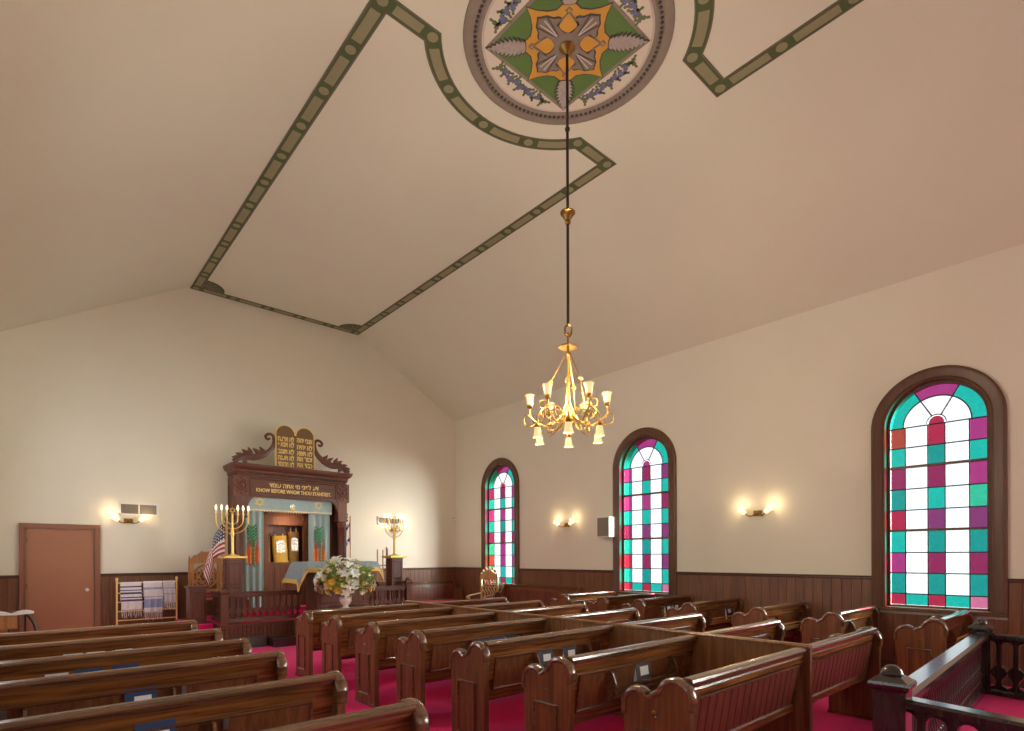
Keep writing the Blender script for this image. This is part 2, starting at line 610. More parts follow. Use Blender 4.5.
COLX = [-0.56, -0.37, -0.10, 0.10, 0.37, 0.56]
COLOURS = {  # rows from the top down: columns left to right
    'a': ['owrwm', 'twTwt', 'cwcwm', 'Twtwg', 'rwpwp', 'twTwT', 'mwcwc', 'TwTwT', 'rtrtk'],
    'b': ['mwcwp', 'twtwt', 'mwmwc', 'twtwt', 'cwpwp', 'twTwt', 'rwcwp', 'twTwt', 'rtrtk'],
    'c': ['cwcwm', 'twtwt', 'mwmwm', 'twTwt', 'cwcwc', 'gwmwt', 'owmwm', 'twtwt', 'rtrto'],
}


def window(n, wy, key, left=False):
    x = XL if left else XR
    w0 = arch_band([(0.0, 0.0), (0.175, 0.0), (0.175, -0.045), (0.15, -0.06), (0.125, -0.048), (0.06, -0.04), (0.035, -0.03), (0.02, -0.04), (0.0, -0.03)], WW, 0.90, WSPR)
    root = w0.build('window_%d' % n, M['casing'], loc=(x, wy, 0), rz=(PI / 2 if left else -PI / 2))
    tag(root, kind='structure')
    arch_band([(-0.042, 0.07), (0.0, 0.07), (0.0, 0.15), (-0.042, 0.15)], WW, 0.955, WSPR).build('sash_frame', M['casing'], root)
    arch_band([(-0.003, 0.0), (0.003, 0.0), (0.003, 0.30), (-0.003, 0.30)], WW, 0.955, WSPR).build('reveal', M['casing'], root)
    MB().prism([(-0.07, 0.90), (-0.07, 0.94), (-0.055, 0.95), (0.20, 0.955), (0.20, 0.90)], 'x', -0.775, 0.775).build('sill', M['casing'], root)
    MB().box(-WW, WW, 0.07, 0.15, 0.95, 0.985).build('sash_rail', M['casing'], root)
    for zz in (2.082, 3.013):
        MB().box(-0.575, 0.575, 0.065, 0.13, zz - 0.017, zz + 0.017).build('sash_rail', M['casing'], root)
    g0, g1 = 0.098, 0.106
    rows = COLOURS[key]
    # nine rows (the lowest one is short), then the arch above z = 3.41
    zl = [0.985, 1.15, 1.455, 1.755, 2.082, 2.38, 2.69, 3.013, 3.30, 3.595]
    e = 0.005
    lead = MB()
    for i in range(9):
        z0, z1 = zl[8 - i], zl[9 - i]
        for j, ch in enumerate(rows[i]):
            a, c = COLX[j], COLX[j + 1]
            MB().box(a + e, c - e, g0, g1, z0 + e, z1 - e).build('pane', GL[ch], root)
    for j in range(1, 5):
        lead.box(COLX[j] - 0.008, COLX[j] + 0.008, g0 - 0.006, g1 + 0.006, 0.985, zl[9])
    for z in zl[1:]:
        hw = 0.014 if z in (2.082, 3.013) else 0.008
        lead.box(-0.56, 0.56, g0 - 0.006, g1 + 0.006, z - hw, z + hw)
    # arch: small centre head, three white fan panes, three coloured voussoirs
    zc = zl[9]
    ri, ro = 0.395, 0.56
    rise = WSPR - zc

    def P(r, a):   # arch centre is at the spring line; straight sides below it
        return (r * math.cos(R(a)), WSPR - 0.0 + r * math.sin(R(a)))

    def ring(r, a0, a1, k=10):
        return [P(r, a0 + (a1 - a0) * i / k) for i in range(k + 1)]
    for a0, a1, ch in ((118, 180, 't'), (62, 118, 'm'), (0, 62, 't')):
        pts = ring(ro, a0 + 0.7, a1 - 0.7) + list(reversed(ring(ri + 0.01, a0 + 0.7, a1 - 0.7)))
        if a1 == 180:
            pts = ring(ro, a0 + .7, 180) + [(-ro, zc + e), (-ri - 0.01, zc + e)] + list(reversed(ring(ri + 0.01, a0 + .7, 180)))
        if a0 == 0:
            pts = [(ri + 0.01, zc + e), (ro, zc + e)] + ring(ro, 0, a1 - .7) + list(reversed(ring(ri + 0.01, 0, a1 - .7)))
        MB().prism(pts, 'y', g0, g1).build('pane', GL[ch], root)
    rc = 0.10
    head = [(-rc + e, zc + e), (rc - e, zc + e)] + [(p[0] * (rc - e) / rc, zc + 0.02 + p[1]) for p in arc(0, 0, rc - e, 0, 180, 10)]
    MB().prism(head, 'y', g0, g1).build('pane', GL['r' if key != 'b' else 'm'], root)

    def hd(a):
        return (1.12 * rc * math.cos(R(a)), zc + 0.02 + 1.12 * rc * math.sin(R(a)))
    rr = ri - 0.008
    pl = ring(rr, 118.8, 180) + [(-rr, zc + e), (-rc - e, zc + e)] + [hd(a) for a in (180, 165, 150, 135, 122)]
    pr_ = [(-p[0], p[1]) for p in reversed(pl)]
    pc = ring(rr, 62.8, 117.2) + [hd(a) for a in (116, 105, 90, 75, 64)]
    for pts in (pl, pr_, pc):
        MB().prism(pts, 'y', g0, g1).build('pane', GL['w'], root)
    lead.quadgrid([[(x_, y_, z_) for (x_, z_), y_ in ((p, g0 - 0.006), (q, g0 - 0.006), (q, g1 + 0.006), (p, g1 + 0.006))]
                   for p, q in zip([(ri - 0.008, zc)] + ring(ri - 0.008, 0, 180, 24) + [(-ri + 0.008, zc)], [(ri + 0.01, zc)] + ring(ri + 0.01, 0, 180, 24) + [(-ri - 0.01, zc)])], closed_u=True, cap=True)
    for a in (62, 118):
        p, q = hd(a), P(ro, a)
        lead.bar((p[0], 0.102, p[1]), (q[0], 0.102, q[1]), 0.018, 0.016, (0, 1, 0))
    hp = [hd(a) for a in range(0, 181, 18)]
    lead.tube([(p[0], 0.102, p[1]) for p in hp], 0.009, 6)
    lead.build('came', M['lead'], root)
    return root


for n, (wy, k) in enumerate(zip(WINY[:3], 'cba')):
    window(n + 1, wy, k)
for n, wy in enumerate(WINY):       # the left wall's windows and the one behind the camera: plain white panes in the same casings
    for x, rz in ((XL, PI / 2),) + (((XR, -PI / 2),) if n == 3 else ()):
        r_ = arch_band([(0.0, 0.0), (0.175, 0.0), (0.175, -0.045), (0.15, -0.06), (0.0, -0.03)], WW, 0.90, WSPR).build('window_%d' % (n + 4 + (4 if x > 0 else 0)), M['casing'], loc=(x, wy, 0), rz=rz)
        tag(r_, kind='structure')
        for i in range(5):
            for j in range(2):
                MB().box(-0.58 + j * 0.585, -0.01 + j * 0.585, 0.1, 0.108, 1.0 + i * 0.52, 1.5 + i * 0.52).build('pane', GL['w'], r_)
        MB().prism([(-0.58, 3.62)] + [(p[0], 3.55 + p[1]) for p in arc(0, 0, 0.57, 180, 0, 14)] + [(0.58, 3.62)], 'y', 0.1, 0.108).build('pane', GL['w'], r_)

# ------------------------------------------------------------------ door in the end wall
fr = MB()
fw = 0.095
fr.box(DX0, DX0 + fw, YE - 0.05, YE, 0, DZ).box(DX1 - fw, DX1, YE - 0.05, YE, 0, DZ).box(DX0 + fw, DX1 - fw, YE - 0.05, YE, DZ - fw, DZ)
for a, e in ((DX0 + fw - 0.02, DX0 + fw), (DX1 - fw, DX1 - fw + 0.02)):
    fr.box(a, e, YE - 0.062, YE, 0, DZ - fw + 0.02)
fr.box(DX0 + fw - 0.02, DX1 - fw + 0.02, YE - 0.062, YE, DZ - fw, DZ - fw + 0.02)
door = tag(fr.build('door_1', M['doorframe']), kind='structure')
leaf = MB().box(DX0 + fw + 0.006, DX1 - fw - 0.006, YE - 0.03, YE, 0.01, DZ - fw - 0.006).build('door_leaf', M['door'], door)
MB().lathe([(0.012, 0), (0.012, 0.03), (0.03, 0.04), (0.036, 0.055), (0.03, 0.07), (0.0, 0.076)], 14).build('door_knob', M['porcelain'], leaf, loc=(0.945, YE - 0.03, 1.10), rot=(R(90), 0, 0))
MB().box(1.035, 1.045, YE - 0.034, YE - 0.03, 1.04, 1.16).build('latch_plate', M['brass'], leaf)
for z in (0.3, 1.15, 2.0):
    MB().box(DX0 + fw + 0.002, DX0 + fw + 0.02, YE - 0.038, YE - 0.03, z, z + 0.1).build('hinge', M['doorframe'], leaf)

# ------------------------------------------------------------------ painted border and medallion on the flat ceiling
MC = (4.66, 4.33)
CZ = FLAT
BW = 0.20
bx0, bx1 = 2.735, 6.61


def border(n, ynear, yfar, sgn):
    """green stencilled band: rectangle whose side towards the medallion is bowed round it; sgn=+1 runs towards the ark"""
    outer, inner = [], []
    y0 = ynear
    # centre line points of the closed path with sharp corners
    r0, r1 = 1.40, 1.60

    def on_arc(r, y):
        dx = math.sqrt(max(0, r * r - (y - MC[1]) ** 2))
        return dx
    yo, yi = y0, y0 + sgn * BW
    dxo, dxi = on_arc(r0, yo), on_arc(r1, yi)

    def arcpts(r, y, k=28):
        dx = on_arc(r, y)
        a = math.atan2(y - MC[1], dx)
        b_ = math.atan2(y - MC[1], -dx)
        if sgn < 0 and b_ > 0:
            b_ -= 2 * PI
        if sgn < 0:
            a, b_ = math.atan2(y - MC[1], dx), -PI - math.atan2(y - MC[1], dx)
        return [(MC[0] + r * math.cos(a + (b_ - a) * i / k), MC[1] + r * math.sin(a + (b_ - a) * i / k)) for i in range(k + 1)]
    outer = [(bx1, yo)] + arcpts(r0, yo) + [(bx0, yo), (bx0, yfar), (bx1, yfar)]
    inner = [(bx1 - BW, yi)] + arcpts(r1, yi) + [(bx0 + BW, yi), (bx0 + BW, yfar - sgn * BW), (bx1 - BW, yfar - sgn * BW)]

    def lerp(k):
        return [(p[0] + (q[0] - p[0]) * k, p[1] + (q[1] - p[1]) * k) for p, q in zip(outer, inner)]

    def strip(a, c, h0, h1):
        A, C = lerp(a), lerp(c)
        return MB().quadgrid([[(p[0], p[1], h0), (q[0], q[1], h0), (q[0], q[1], h1), (p[0], p[1], h1)] for p, q in zip(A, C)], closed_u=True, closed_v=True)
    root = strip(0.0, 1.0, CZ - 0.004, CZ + 0.003).build('trim_%d' % n, M['bgreen'])
    tag(root, kind='structure')
    for a, c in ((0.0, 0.07), (0.91, 1.0)):
        strip(a, c, CZ - 0.007, CZ + 0.002).build('border_edge', M['bedge'], root)
    mid = lerp(0.49)
    # roundels and inset panels along each run
    nseg = len(mid)
    runs = [[mid[0], mid[1]], mid[1:30], [mid[29], mid[30]], [mid[30], mid[31]], [mid[31], mid[32]], [mid[32], mid[0]]]

    def along(pts):
        L = [0]
        for p, q in zip(pts, pts[1:]):
            L.append(L[-1] + math.dist(p, q))

        def at(s):
            s = min(max(s, 0), L[-1] - 1e-6)
            for i in range(len(L) - 1):
                if L[i + 1] >= s:
                    k = (s - L[i]) / (L[i + 1] - L[i])
                    return (pts[i][0] + (pts[i + 1][0] - pts[i][0]) * k, pts[i][1] + (pts[i + 1][1] - pts[i][1]) * k)
        return L[-1], at
    disc = MB().lathe([(0.062, 0), (0.062, 0.006)], 14).build('roundel', M['bolive'], root, loc=(*mid[0], CZ - 0.008))
    first = True
    for pts in runs:
        L, at = along(pts)
        k = max(1, round(L / 0.74))
        stp = L / k
        for i in range(k):
            c = at(i * stp)
            if first:
                first = False
            else:
                put(disc, root, (c[0], c[1], CZ - 0.008))
            s0, s1 = i * stp + 0.14, (i + 1) * stp - 0.14
            m_ = max(2, int((s1 - s0) / 0.1))
            rows = []
            for q in range(m_ + 1):
                s_ = s0 + (s1 - s0) * q / m_
                p = at(s_)
                p2, p1 = at(s_ + 0.01), at(s_ - 0.01)
                d = Vector((p2[0] - p1[0], p2[1] - p1[1]))
                d = d.normalized() if d.length > 1e-6 else Vector((1, 0))
                nx, ny = -d.y * 0.058, d.x * 0.058
                rows.append([(p[0] + nx, p[1] + ny, CZ - 0.008), (p[0] - nx, p[1] - ny, CZ - 0.008), (p[0] - nx, p[1] - ny, CZ - 0.002), (p[0] + nx, p[1] + ny, CZ - 0.002)])
            MB().quadgrid(rows, closed_u=True, cap=True).build('inset_panel', M['bolive'], root)
    # quarter fans in the two far corners
    for cx, a0 in ((bx0 + BW, 0), (bx1 - BW, 90)):
        yy = yfar - sgn * BW
        aa = (-90 if sgn > 0 else 0) if cx < MC[0] else (180 if sgn > 0 else 90)
        MB().prism([(cx, yy)] + arc(cx, yy, 0.42, aa, aa + 90, 10), 'z', CZ - 0.005, CZ + 0.002).build('corner_fan', M['bgreen'], root)
        for q in range(4):
            a = R(aa + 12 + 22 * q)
            MB().bar((cx + 0.1 * math.cos(a), yy + 0.1 * math.sin(a), CZ - 0.006), (cx + 0.36 * math.cos(a), yy + 0.36 * math.sin(a), CZ - 0.006), 0.05, 0.006).build('fan_ray', M['bedge'], root)


border(5, 5.12, YE, 1)
border(6, 3.54, YB, -1)

MC2 = (4.642, 4.285)
med = empty('ceiling_medallion', (MC2[0], MC2[1], CZ), label='round painted ceiling medallion of grey, green and gold around the chandelier rod', cat='medallion')


def ringmesh(prof, n=72):
    return MB().quadgrid([[(r * math.cos(2 * PI * i / n), r * math.sin(2 * PI * i / n), z) for r, z in prof] for i in range(n)], closed_u=True, closed_v=True)


MB().lathe([(1.13, 0.002), (1.13, -0.006)], 72).build('field', M['mfield'], med)
ringmesh([(0.96, -0.004), (0.98, -0.014), (1.005, -0.014), (1.01, -0.008), (1.065, -0.008), (1.07, -0.02), (1.11, -0.03), (1.14, -0.03), (1.17, -0.014), (1.175, 0.002), (0.96, 0.002)]).build('moulded_ring', M['mgrey'], med)
bd = MB()
for i in range(110):
    a = 2 * PI * i / 110
    bd.ball((1.038 * math.cos(a), 1.038 * math.sin(a), -0.010), 0.020, 6, 4)
tag(bd.build('ring_beads', M['mdark'], med), kind='stuff')
ringmesh([(0.935, -0.004), (0.945, -0.009), (0.955, -0.009), (0.958, -0.004)]).build('inner_ring', M['mlight'], med)


def rotpts(pts, a):
    c, s = math.cos(a), math.sin(a)
    return [(x * c - y * s, x * s + y * c) for x, y in pts]


# diamond with its tips along the room's axes; picture: tips point at screen left/right/up/down
ROT = R(-44.0)      # the design is squared to the view down the aisle corner
q = 0.935
MB().prism(rotpts([(q, 0), (0, q), (-q, 0), (0, -q)], ROT), 'z', -0.008, -0.002).build('diamond_rim', M['mgrey'], med)
q = 0.875
MB().prism(rotpts([(q, 0), (0, q), (-q, 0), (0, -q)], ROT), 'z', -0.010, -0.002).build('green_diamond', M['mgreen'], med)


def cusped(r):
    pts = []
    h = r * 0.80
    corners = [(h, -h), (h, h), (-h, h), (-h, -h)]
    for i in range(4):
        p, q_ = Vector(corners[i]), Vector(corners[(i + 1) % 4])
        mid = (p + q_) / 2
        nrm = mid.normalized()
        prof = [(0, 0.00), (0.12, -0.035), (0.25, -0.05), (0.36, -0.035), (0.43, 0.02), (0.5, 0.05), (0.57, 0.02), (0.64, -0.035), (0.75, -0.05), (0.88, -0.035)]
        for k, d in prof:
            v = p + (q_ - p) * k + nrm * d * r / 0.5
            pts.append((v.x, v.y))
    return pts


MB().prism(rotpts(cusped(0.575), ROT), 'z', -0.012, -0.002).build('gold_field_rim', M['mdark'], med)
MB().prism(rotpts(cusped(0.555), ROT), 'z', -0.014, -0.002).build('gold_field', M['mgold'], med)


# acanthus cross on the diagonals, four long feathers at the tips
def leafpoly(l, w, lobes, taper=1.0):
    up = [(0.0, 0.03 * l)]
    for i in range(lobes):
        t0, t1 = i / lobes, (i + 1) / lobes
        env = w * math.sin(PI * min(1, 0.22 + 0.78 * (t0 + 0.5 / lobes))) ** taper
        up += [(l * (t0 + 0.15 / lobes), env * 0.75), (l * (t0 + 0.9 / lobes), env * 1.05), (l * (t1 - 0.02 / lobes), env * 0.60)]
    up.append((l * 1.03, 0.0))
    return up + [(x, -y) for x, y in reversed(up[:-1])]


for k in range(4):
    a = ROT + R(45 + 90 * k)
    pts = [(0.10, 0.09), (0.19, 0.075), (0.25, 0.09), (0.29, 0.17), (0.33, 0.155), (0.36, 0.115), (0.43, 0.085), (0.47, 0.03), (0.50, 0.0)]
    pts = [(x * 0.92, y * 0.95) for x, y in pts]
    poly = pts + [(x, -y) for x, y in reversed(pts[:-1])]
    ol = [(x * 1.04 + 0.004, y * 1.09) for x, y in poly]
    MB().prism(rotpts(ol, a), 'z', -0.016, -0.004).build('leaf_outline', M['mdark'], med)
    lf = MB().prism(rotpts(poly, a), 'z', -0.022, -0.004).build('acanthus_leaf', M['mgrey'], med)
    for s_ in (-0.5, -0.2, 0.2, 0.5):
        p = rotpts([(0.17, 0.03 * s_), (0.40, 0.16 * s_)], a)
        MB().bar((*p[0], -0.022), (*p[1], -0.022), 0.014, 0.008).build('leaf_vein', M['mlight'] if abs(s_) < 0.4 else M['mdark'], lf)
    a = ROT + R(90 * k)
    dm = rotpts([(0.36, 0), (0.40, 0.045), (0.44, 0), (0.40, -0.045)], a)
    MB().prism(dm, 'z', -0.018, -0.006).build('lozenge', M['mgrey'], med)
    dm = rotpts([(0.385, 0), (0.40, 0.018), (0.415, 0), (0.40, -0.018)], a)
    MB().prism(dm, 'z', -0.020, -0.006).build('lozenge_centre', M['mgold'], med)
    for s_ in (1, -1):
        p = rotpts([(0.37, 0.01 * s_), (0.23, 0.12 * s_)], a)
        MB().bar((*p[0], -0.017), (*p[1], -0.017), 0.018, 0.01).build('strap', M['mgrey'], med)
    fp = [(x + 0.46, y) for x, y in leafpoly(0.45, 0.125, 9)]
    MB().prism(rotpts(fp, a), 'z', -0.020, -0.006).build('feather_leaf', M['mdark'], med)
    fp = [(x * 0.95 + 0.47, y * 0.8) for x, y in leafpoly(0.45, 0.125, 9)]
    MB().prism(rotpts(fp, a), 'z', -0.024, -0.006).build('feather_core', M['mgrey2'], med)
    # flower spray in each segment of the field between diamond and ring
    a = ROT + R(45 + 90 * k)
    for i in range(9):
        off = -0.36 + 0.09 * i
        rr_ = 0.765 - 0.30 * off * off + 0.012 * (-1) ** i
        c = rotpts([(rr_, off)], a)[0]
        for q_ in range(3):
            aa = a + R(120 * q_ + 35 * i)
            lp = [(c[0] + x, c[1] + y) for x, y in rotpts(leafpoly(0.10, 0.028, 2), aa)]
            MB().prism(lp, 'z', -0.009, -0.004).build('painted_leaf', M['mleaf'], med)
        if 1 <= i <= 7:
            pet = []
            for q_ in range(30):
                th = 2 * PI * q_ / 30
                pet.append((c[0] + 0.046 * (0.65 + 0.35 * math.cos(5 * th)) * math.cos(th), c[1] + 0.046 * (0.65 + 0.35 * math.cos(5 * th)) * math.sin(th)))
            MB().prism(pet, 'z', -0.012, -0.004).build('painted_flower', M['mblue'], med)
MB().lathe([(0.0, -0.05), (0.10, -0.045), (0.135, -0.03), (0.15, -0.012), (0.15, 0.0)], 24).build('centre_boss', M['mgrey'], med)

# ------------------------------------------------------------------ chandelier
CH = MC2
ch = empty('chandelier', (CH[0], CH[1], 2.9), label='brass twelve-light chandelier with frosted tulip shades on a long rod', cat='chandelier')
zb = -2.9
MB().lathe([(0.085, CZ - 0.05 + zb), (0.09, CZ - 0.06 + zb), (0.07, CZ - 0.08 + zb), (0.05, CZ - 0.10 + zb), (0.03, CZ - 0.115 + zb), (0.02, CZ - 0.13 + zb)], 20).build('canopy', M['antique'], ch)
MB().tube([(0, 0, CZ - 0.1 + zb), (0, 0, 4.35 + zb)], 0.016, 8).build('rod', M['darkmetal'], ch)
MB().ball((0, 0, 6.55 + zb), 0.03).build('rod_knuckle', M['darkmetal'], ch)
MB().lathe([(0.02, 0), (0.035, 0.02), (0.03, 0.05), (0.05, 0.08), (0.075, 0.12), (0.085, 0.125), (0.085, 0.14), (0.02, 0.145)], 16, z0=5.47 + zb).build('rod_cup', M['antique'], ch)
hk = spline([(0.0, 0, 4.37), (0.05, 0, 4.33), (0.055, 0, 4.26), (0.02, 0, 4.21), (-0.04, 0, 4.22), (-0.05, 0, 4.29), (-0.01, 0, 4.33)], 5)
MB().tube([(p[0], p[1], p[2] + zb) for p in hk], 0.012, 6).build('hook', M['antique'], ch)
MB().lathe([(0.02, 0.0), (0.035, -0.005), (0.09, -0.02), (0.108, -0.019), (0.108, -0.01), (0.035, 0.015), (0.02, 0.03)], 24, z0=4.10 + zb, wob=0.12, wn=8).build('smoke_disc', M['brass'], ch)
MB().lathe([(0.014, 4.25), (0.014, 4.02), (0.03, 4.0), (0.016, 3.97), (0.016, 3.75), (0.035, 3.73), (0.035, 3.70), (0.022, 3.68), (0.026, 3.45), (0.04, 3.42), (0.06, 3.38), (0.085, 3.33), (0.09, 3.28), (0.06, 3.24), (0.03, 3.21), (0.035, 3.18), (0.015, 3.13), (0.0, 3.10)], 14, z0=zb).build('stem', M['brass'], ch)
for k in range(3):
    a = R(25 + 120 * k)
    p0 = (0.02 * math.cos(a), 0.02 * math.sin(a), 4.02 + zb)
    p1 = (0.20 * math.cos(a), 0.20 * math.sin(a), 3.68 + zb)
    r_ = MB().tube([p0, p1], 0.006, 6).build('stay_rod', M['brass'], ch)
    MB().ball(p1, 0.028, 10, 6).build('stay_ball', M['brass'], r_)
    p2 = (0.27 * math.cos(a), 0.27 * math.sin(a), 3.36 + zb)
    MB().tube([p1, p2], 0.005, 6).build('stay_rod', M['brass'], ch)


def shade_mb(h=0.125, r0=0.034, r1=0.066, sg=1):
    prof = [(r0 * 0.9, 0.0), (r0 * 1.25, 0.012), (r0 * 1.35, h * 0.35), (r0 * 1.5, h * 0.65), (r1 * 0.9, h * 0.88), (r1 * 1.05, h), (r1 * 0.97, h), (r0 * 1.35, h * 0.65), (r0 * 1.1, 0.02)]
    b = MB()
    rows = []
    n = 24
    for k, (r, z) in enumerate(prof):
        w = 0.10 * (z / h) ** 2
        rows.append([(r * (1 + w * math.cos(6 * 2 * PI * j / n)) * math.cos(2 * PI * j / n), r * (1 + w * math.cos(6 * 2 * PI * j / n)) * math.sin(2 * PI * j / n), z * sg) for j in range(n)])
    b.quadgrid(rows, closed_u=True, cap=True)
    return b


sh_up = shade_mb(0.115, 0.028, 0.053).mesh('shade', M['shade'])
sh_dn = shade_mb(0.115, 0.028, 0.053, sg=-1).mesh('shade', M['shade'])


def add_mesh(name, me, parent, loc, rot=(0, 0, 0)):
    o = bpy.data.objects.new(name, me)
    COL.objects.link(o)
    o.parent = parent
    o.location = loc
    o.rotation_euler = rot
    return o


def radial(pts, a):
    return [(r * math.cos(a), r * math.sin(a), z + zb) for r, z in pts]


VA = math.atan2(-CH[1], -CH[0])     # towards the camera
for k in range(6):
    a = VA + R(30 + 60 * k)
    arm = MB()
    arm.tube(spline(radial([(0.07, 3.30), (0.16, 3.23), (0.26, 3.20), (0.36, 3.24), (0.43, 3.31), (0.435, 3.40)], a), 6), 0.011, 7)
    arm.tube(spline(radial([(0.20, 3.215), (0.16, 3.29), (0.20, 3.36), (0.27, 3.36), (0.29, 3.30), (0.25, 3.27)], a), 5), 0.007, 6)
    arm.tube(spline(radial([(0.36, 3.24), (0.42, 3.20), (0.49, 3.22), (0.50, 3.30), (0.46, 3.33), (0.43, 3.29)], a), 5), 0.007, 6)
    am = arm.build('arm', M['brass'], ch)
    c = radial([(0.435, 3.40)], a)[0]
    MB().lathe([(0.012, 0), (0.03, 0.01), (0.034, 0.03), (0.026, 0.045), (0.026, 0.05)], 12, c=(c[0], c[1]), z0=c[2]).build('lamp_holder', M['antique'], am)
    add_mesh('shade', sh_up, am, (c[0], c[1], c[2] + 0.04))
    a = VA + R(60 * k)
    arm = MB()
    arm.tube(spline(radial([(0.07, 3.33), (0.14, 3.40), (0.24, 3.40), (0.33, 3.34), (0.39, 3.26), (0.39, 3.18)], a), 6), 0.010, 7)
    arm.tube(spline(radial([(0.24, 3.40), (0.30, 3.45), (0.36, 3.43), (0.36, 3.37), (0.31, 3.36)], a), 5), 0.007, 6)
    arm.tube(spline(radial([(0.10, 3.27), (0.16, 3.16), (0.24, 3.12), (0.28, 3.17), (0.24, 3.21), (0.21, 3.18)], a), 5), 0.006, 6)
    am = arm.build('arm', M['brass'], ch)
    c = radial([(0.39, 3.18)], a)[0]
    MB().lathe([(0.012, 0), (0.03, -0.01), (0.034, -0.03), (0.026, -0.045), (0.026, -0.05)], 12, c=(c[0], c[1]), z0=c[2]).build('lamp_holder', M['antique'], am)
    add_mesh('shade', sh_dn, am, (c[0], c[1], c[2] - 0.035))


def point(name, loc, power, color, radius=0.03):
    l = bpy.data.lights.new(name, 'POINT')
    l.energy = power
    l.color = color
    l.shadow_soft_size = radius
    o = bpy.data.objects.new(name, l)
    COL.objects.link(o)
    o.location = loc
    return o


WARM = (1.0, 0.70, 0.38)
for k in range(6):
    a = VA + R(30 + 60 * k)
    point('chandelier_lamp', (CH[0] + 0.435 * math.cos(a), CH[1] + 0.435 * math.sin(a), 3.64), 32, (1.0, 0.82, 0.60), 0.02)
    a = VA + R(60 * k)
    point('chandelier_lamp', (CH[0] + 0.39 * math.cos(a), CH[1] + 0.39 * math.sin(a), 2.95), 5, WARM, 0.02)


# ------------------------------------------------------------------ wall sconces
def sconce(loc, rz, label, power=2.1):
    r = empty('wall_sconce', loc, rz, label, 'wall lamp', 'two-light brass wall sconces')
    MB().box(-0.075, 0.075, -0.02, 0, -0.05, 0.05).build('back_plate', M['antique'], r)
    MB().ball((0, -0.035, 0), 0.03).build('boss', M['antique'], r)
    for s in (-1, 1):
        am = MB().tube(spline([(0.03 * s, -0.03, 0), (0.08 * s, -0.08, -0.045), (0.14 * s, -0.11, -0.035), (0.18 * s, -0.12, 0.005)], 5), 0.010, 6).build('arm', M['antique'], r)
        add_mesh('shade', sc_shade, am, (0.178 * s, -0.12, 0.0), (0, R(44 * s), 0))
        w = Matrix.Translation(loc) @ Matrix.Rotation(rz, 4, 'Z') @ Vector((0.28 * s, -0.17, 0.15))
        point('sconce_lamp', w, power, (1.0, 0.74, 0.42), 0.03)
    return r


sc_shade = shade_mb(0.12, 0.030, 0.065).mesh('shade', M['sconceshade'])
sconce((1.62, YE, 2.46), 0, 'brass wall sconce with two lit shades under the vent beside the door', 2.1)
sconce((7.62, YE, 2.46), 0, 'brass wall sconce with two lit shades behind the menorah', 3)
sconce((XR, 9.0, 2.46), -PI / 2, 'brass wall sconce with two lit shades beside the white loudspeaker')
sconce((XR, 4.45, 2.46), -PI / 2, 'brass wall sconce with two lit shades by the nearest stained glass window')


# ------------------------------------------------------------------ pews
def end_profile():
    # (y, z): y = 0 is the back's top line, +y towards the ark
    pts = [(-0.05, 0.0), (-0.05, 0.83)]
    pts += [(0.06 + p[0], 0.83 + p[1]) for p in arc(0, 0, 0.115, 180, 15, 12)]
    pts += [(0.335 + p[0], 0.745 + p[1]) for p in arc(0, 0, 0.105, 140, 0, 9)]
    pts += [(0.44, 0.66), (0.43, 0.40), (0.43, 0.0)]
    return pts


def end_cap_path():
    p = [(-0.05, 0.78), (-0.05, 0.83)]
    p += [(0.06 + q[0], 0.83 + q[1]) for q in arc(0, 0, 0.115, 172, 15, 12)]
    p += [(0.335 + q[0], 0.745 + q[1]) for q in arc(0, 0, 0.105, 140, -5, 10)]
    p += [(0.44, 0.68)]
    return p


def sweep_cap(x0, x1, thick=0.024):
    P = [Vector(p) for p in end_cap_path()]
    rows = []
    xa, xb = x0 - 0.013, x1 + 0.013
    for i, p in enumerate(P):
        d = (P[min(i + 1, len(P) - 1)] - P[max(i - 1, 0)]).normalized()
        n = Vector((-d.y, d.x))
        row = []
        for x, h in ((xa + 0.006, -0.018), (xa, 0.0), (xa + 0.004, thick * 0.6), (xa + 0.02, thick), (xb - 0.02, thick), (xb - 0.004, thick * 0.6), (xb, 0.0), (xb - 0.006, -0.018)):
            q_ = p + n * h
            row.append((x, q_.x, q_.y))
        rows.append(row)
    return MB().quadgrid(rows, closed_u=True, cap=True)


def frame_mb(x0, x1, z0, z1, fn, w=0.022, h=0.014):
    """moulding rectangle; fn(x, z, out) maps to 3-D"""
    b = MB()
    corners = [(x0, z0), (x1, z0), (x1, z1), (x0, z1)]
    sg = [(1, 1), (-1, 1), (-1, -1), (1, -1)]
    rows = []
    for (cx, cz), (sx, sz) in zip(corners, sg):
        rows.append([fn(cx + sx * o, cz + sz * o, hh) for o, hh in ((0, 0), (0, h), (w * 0.5, h * 1.2), (w, h * 0.5), (w, 0))])
    b.quadgrid(rows, closed_u=True, closed_v=True)
    return b


YT, YBOT = 0.0, 0.085           # the back leans: rear face y at its top (z 0.92) and its bottom (z 0.42)


def by(z):
    return YT + (0.92 - z) / 0.50 * (YBOT - YT)


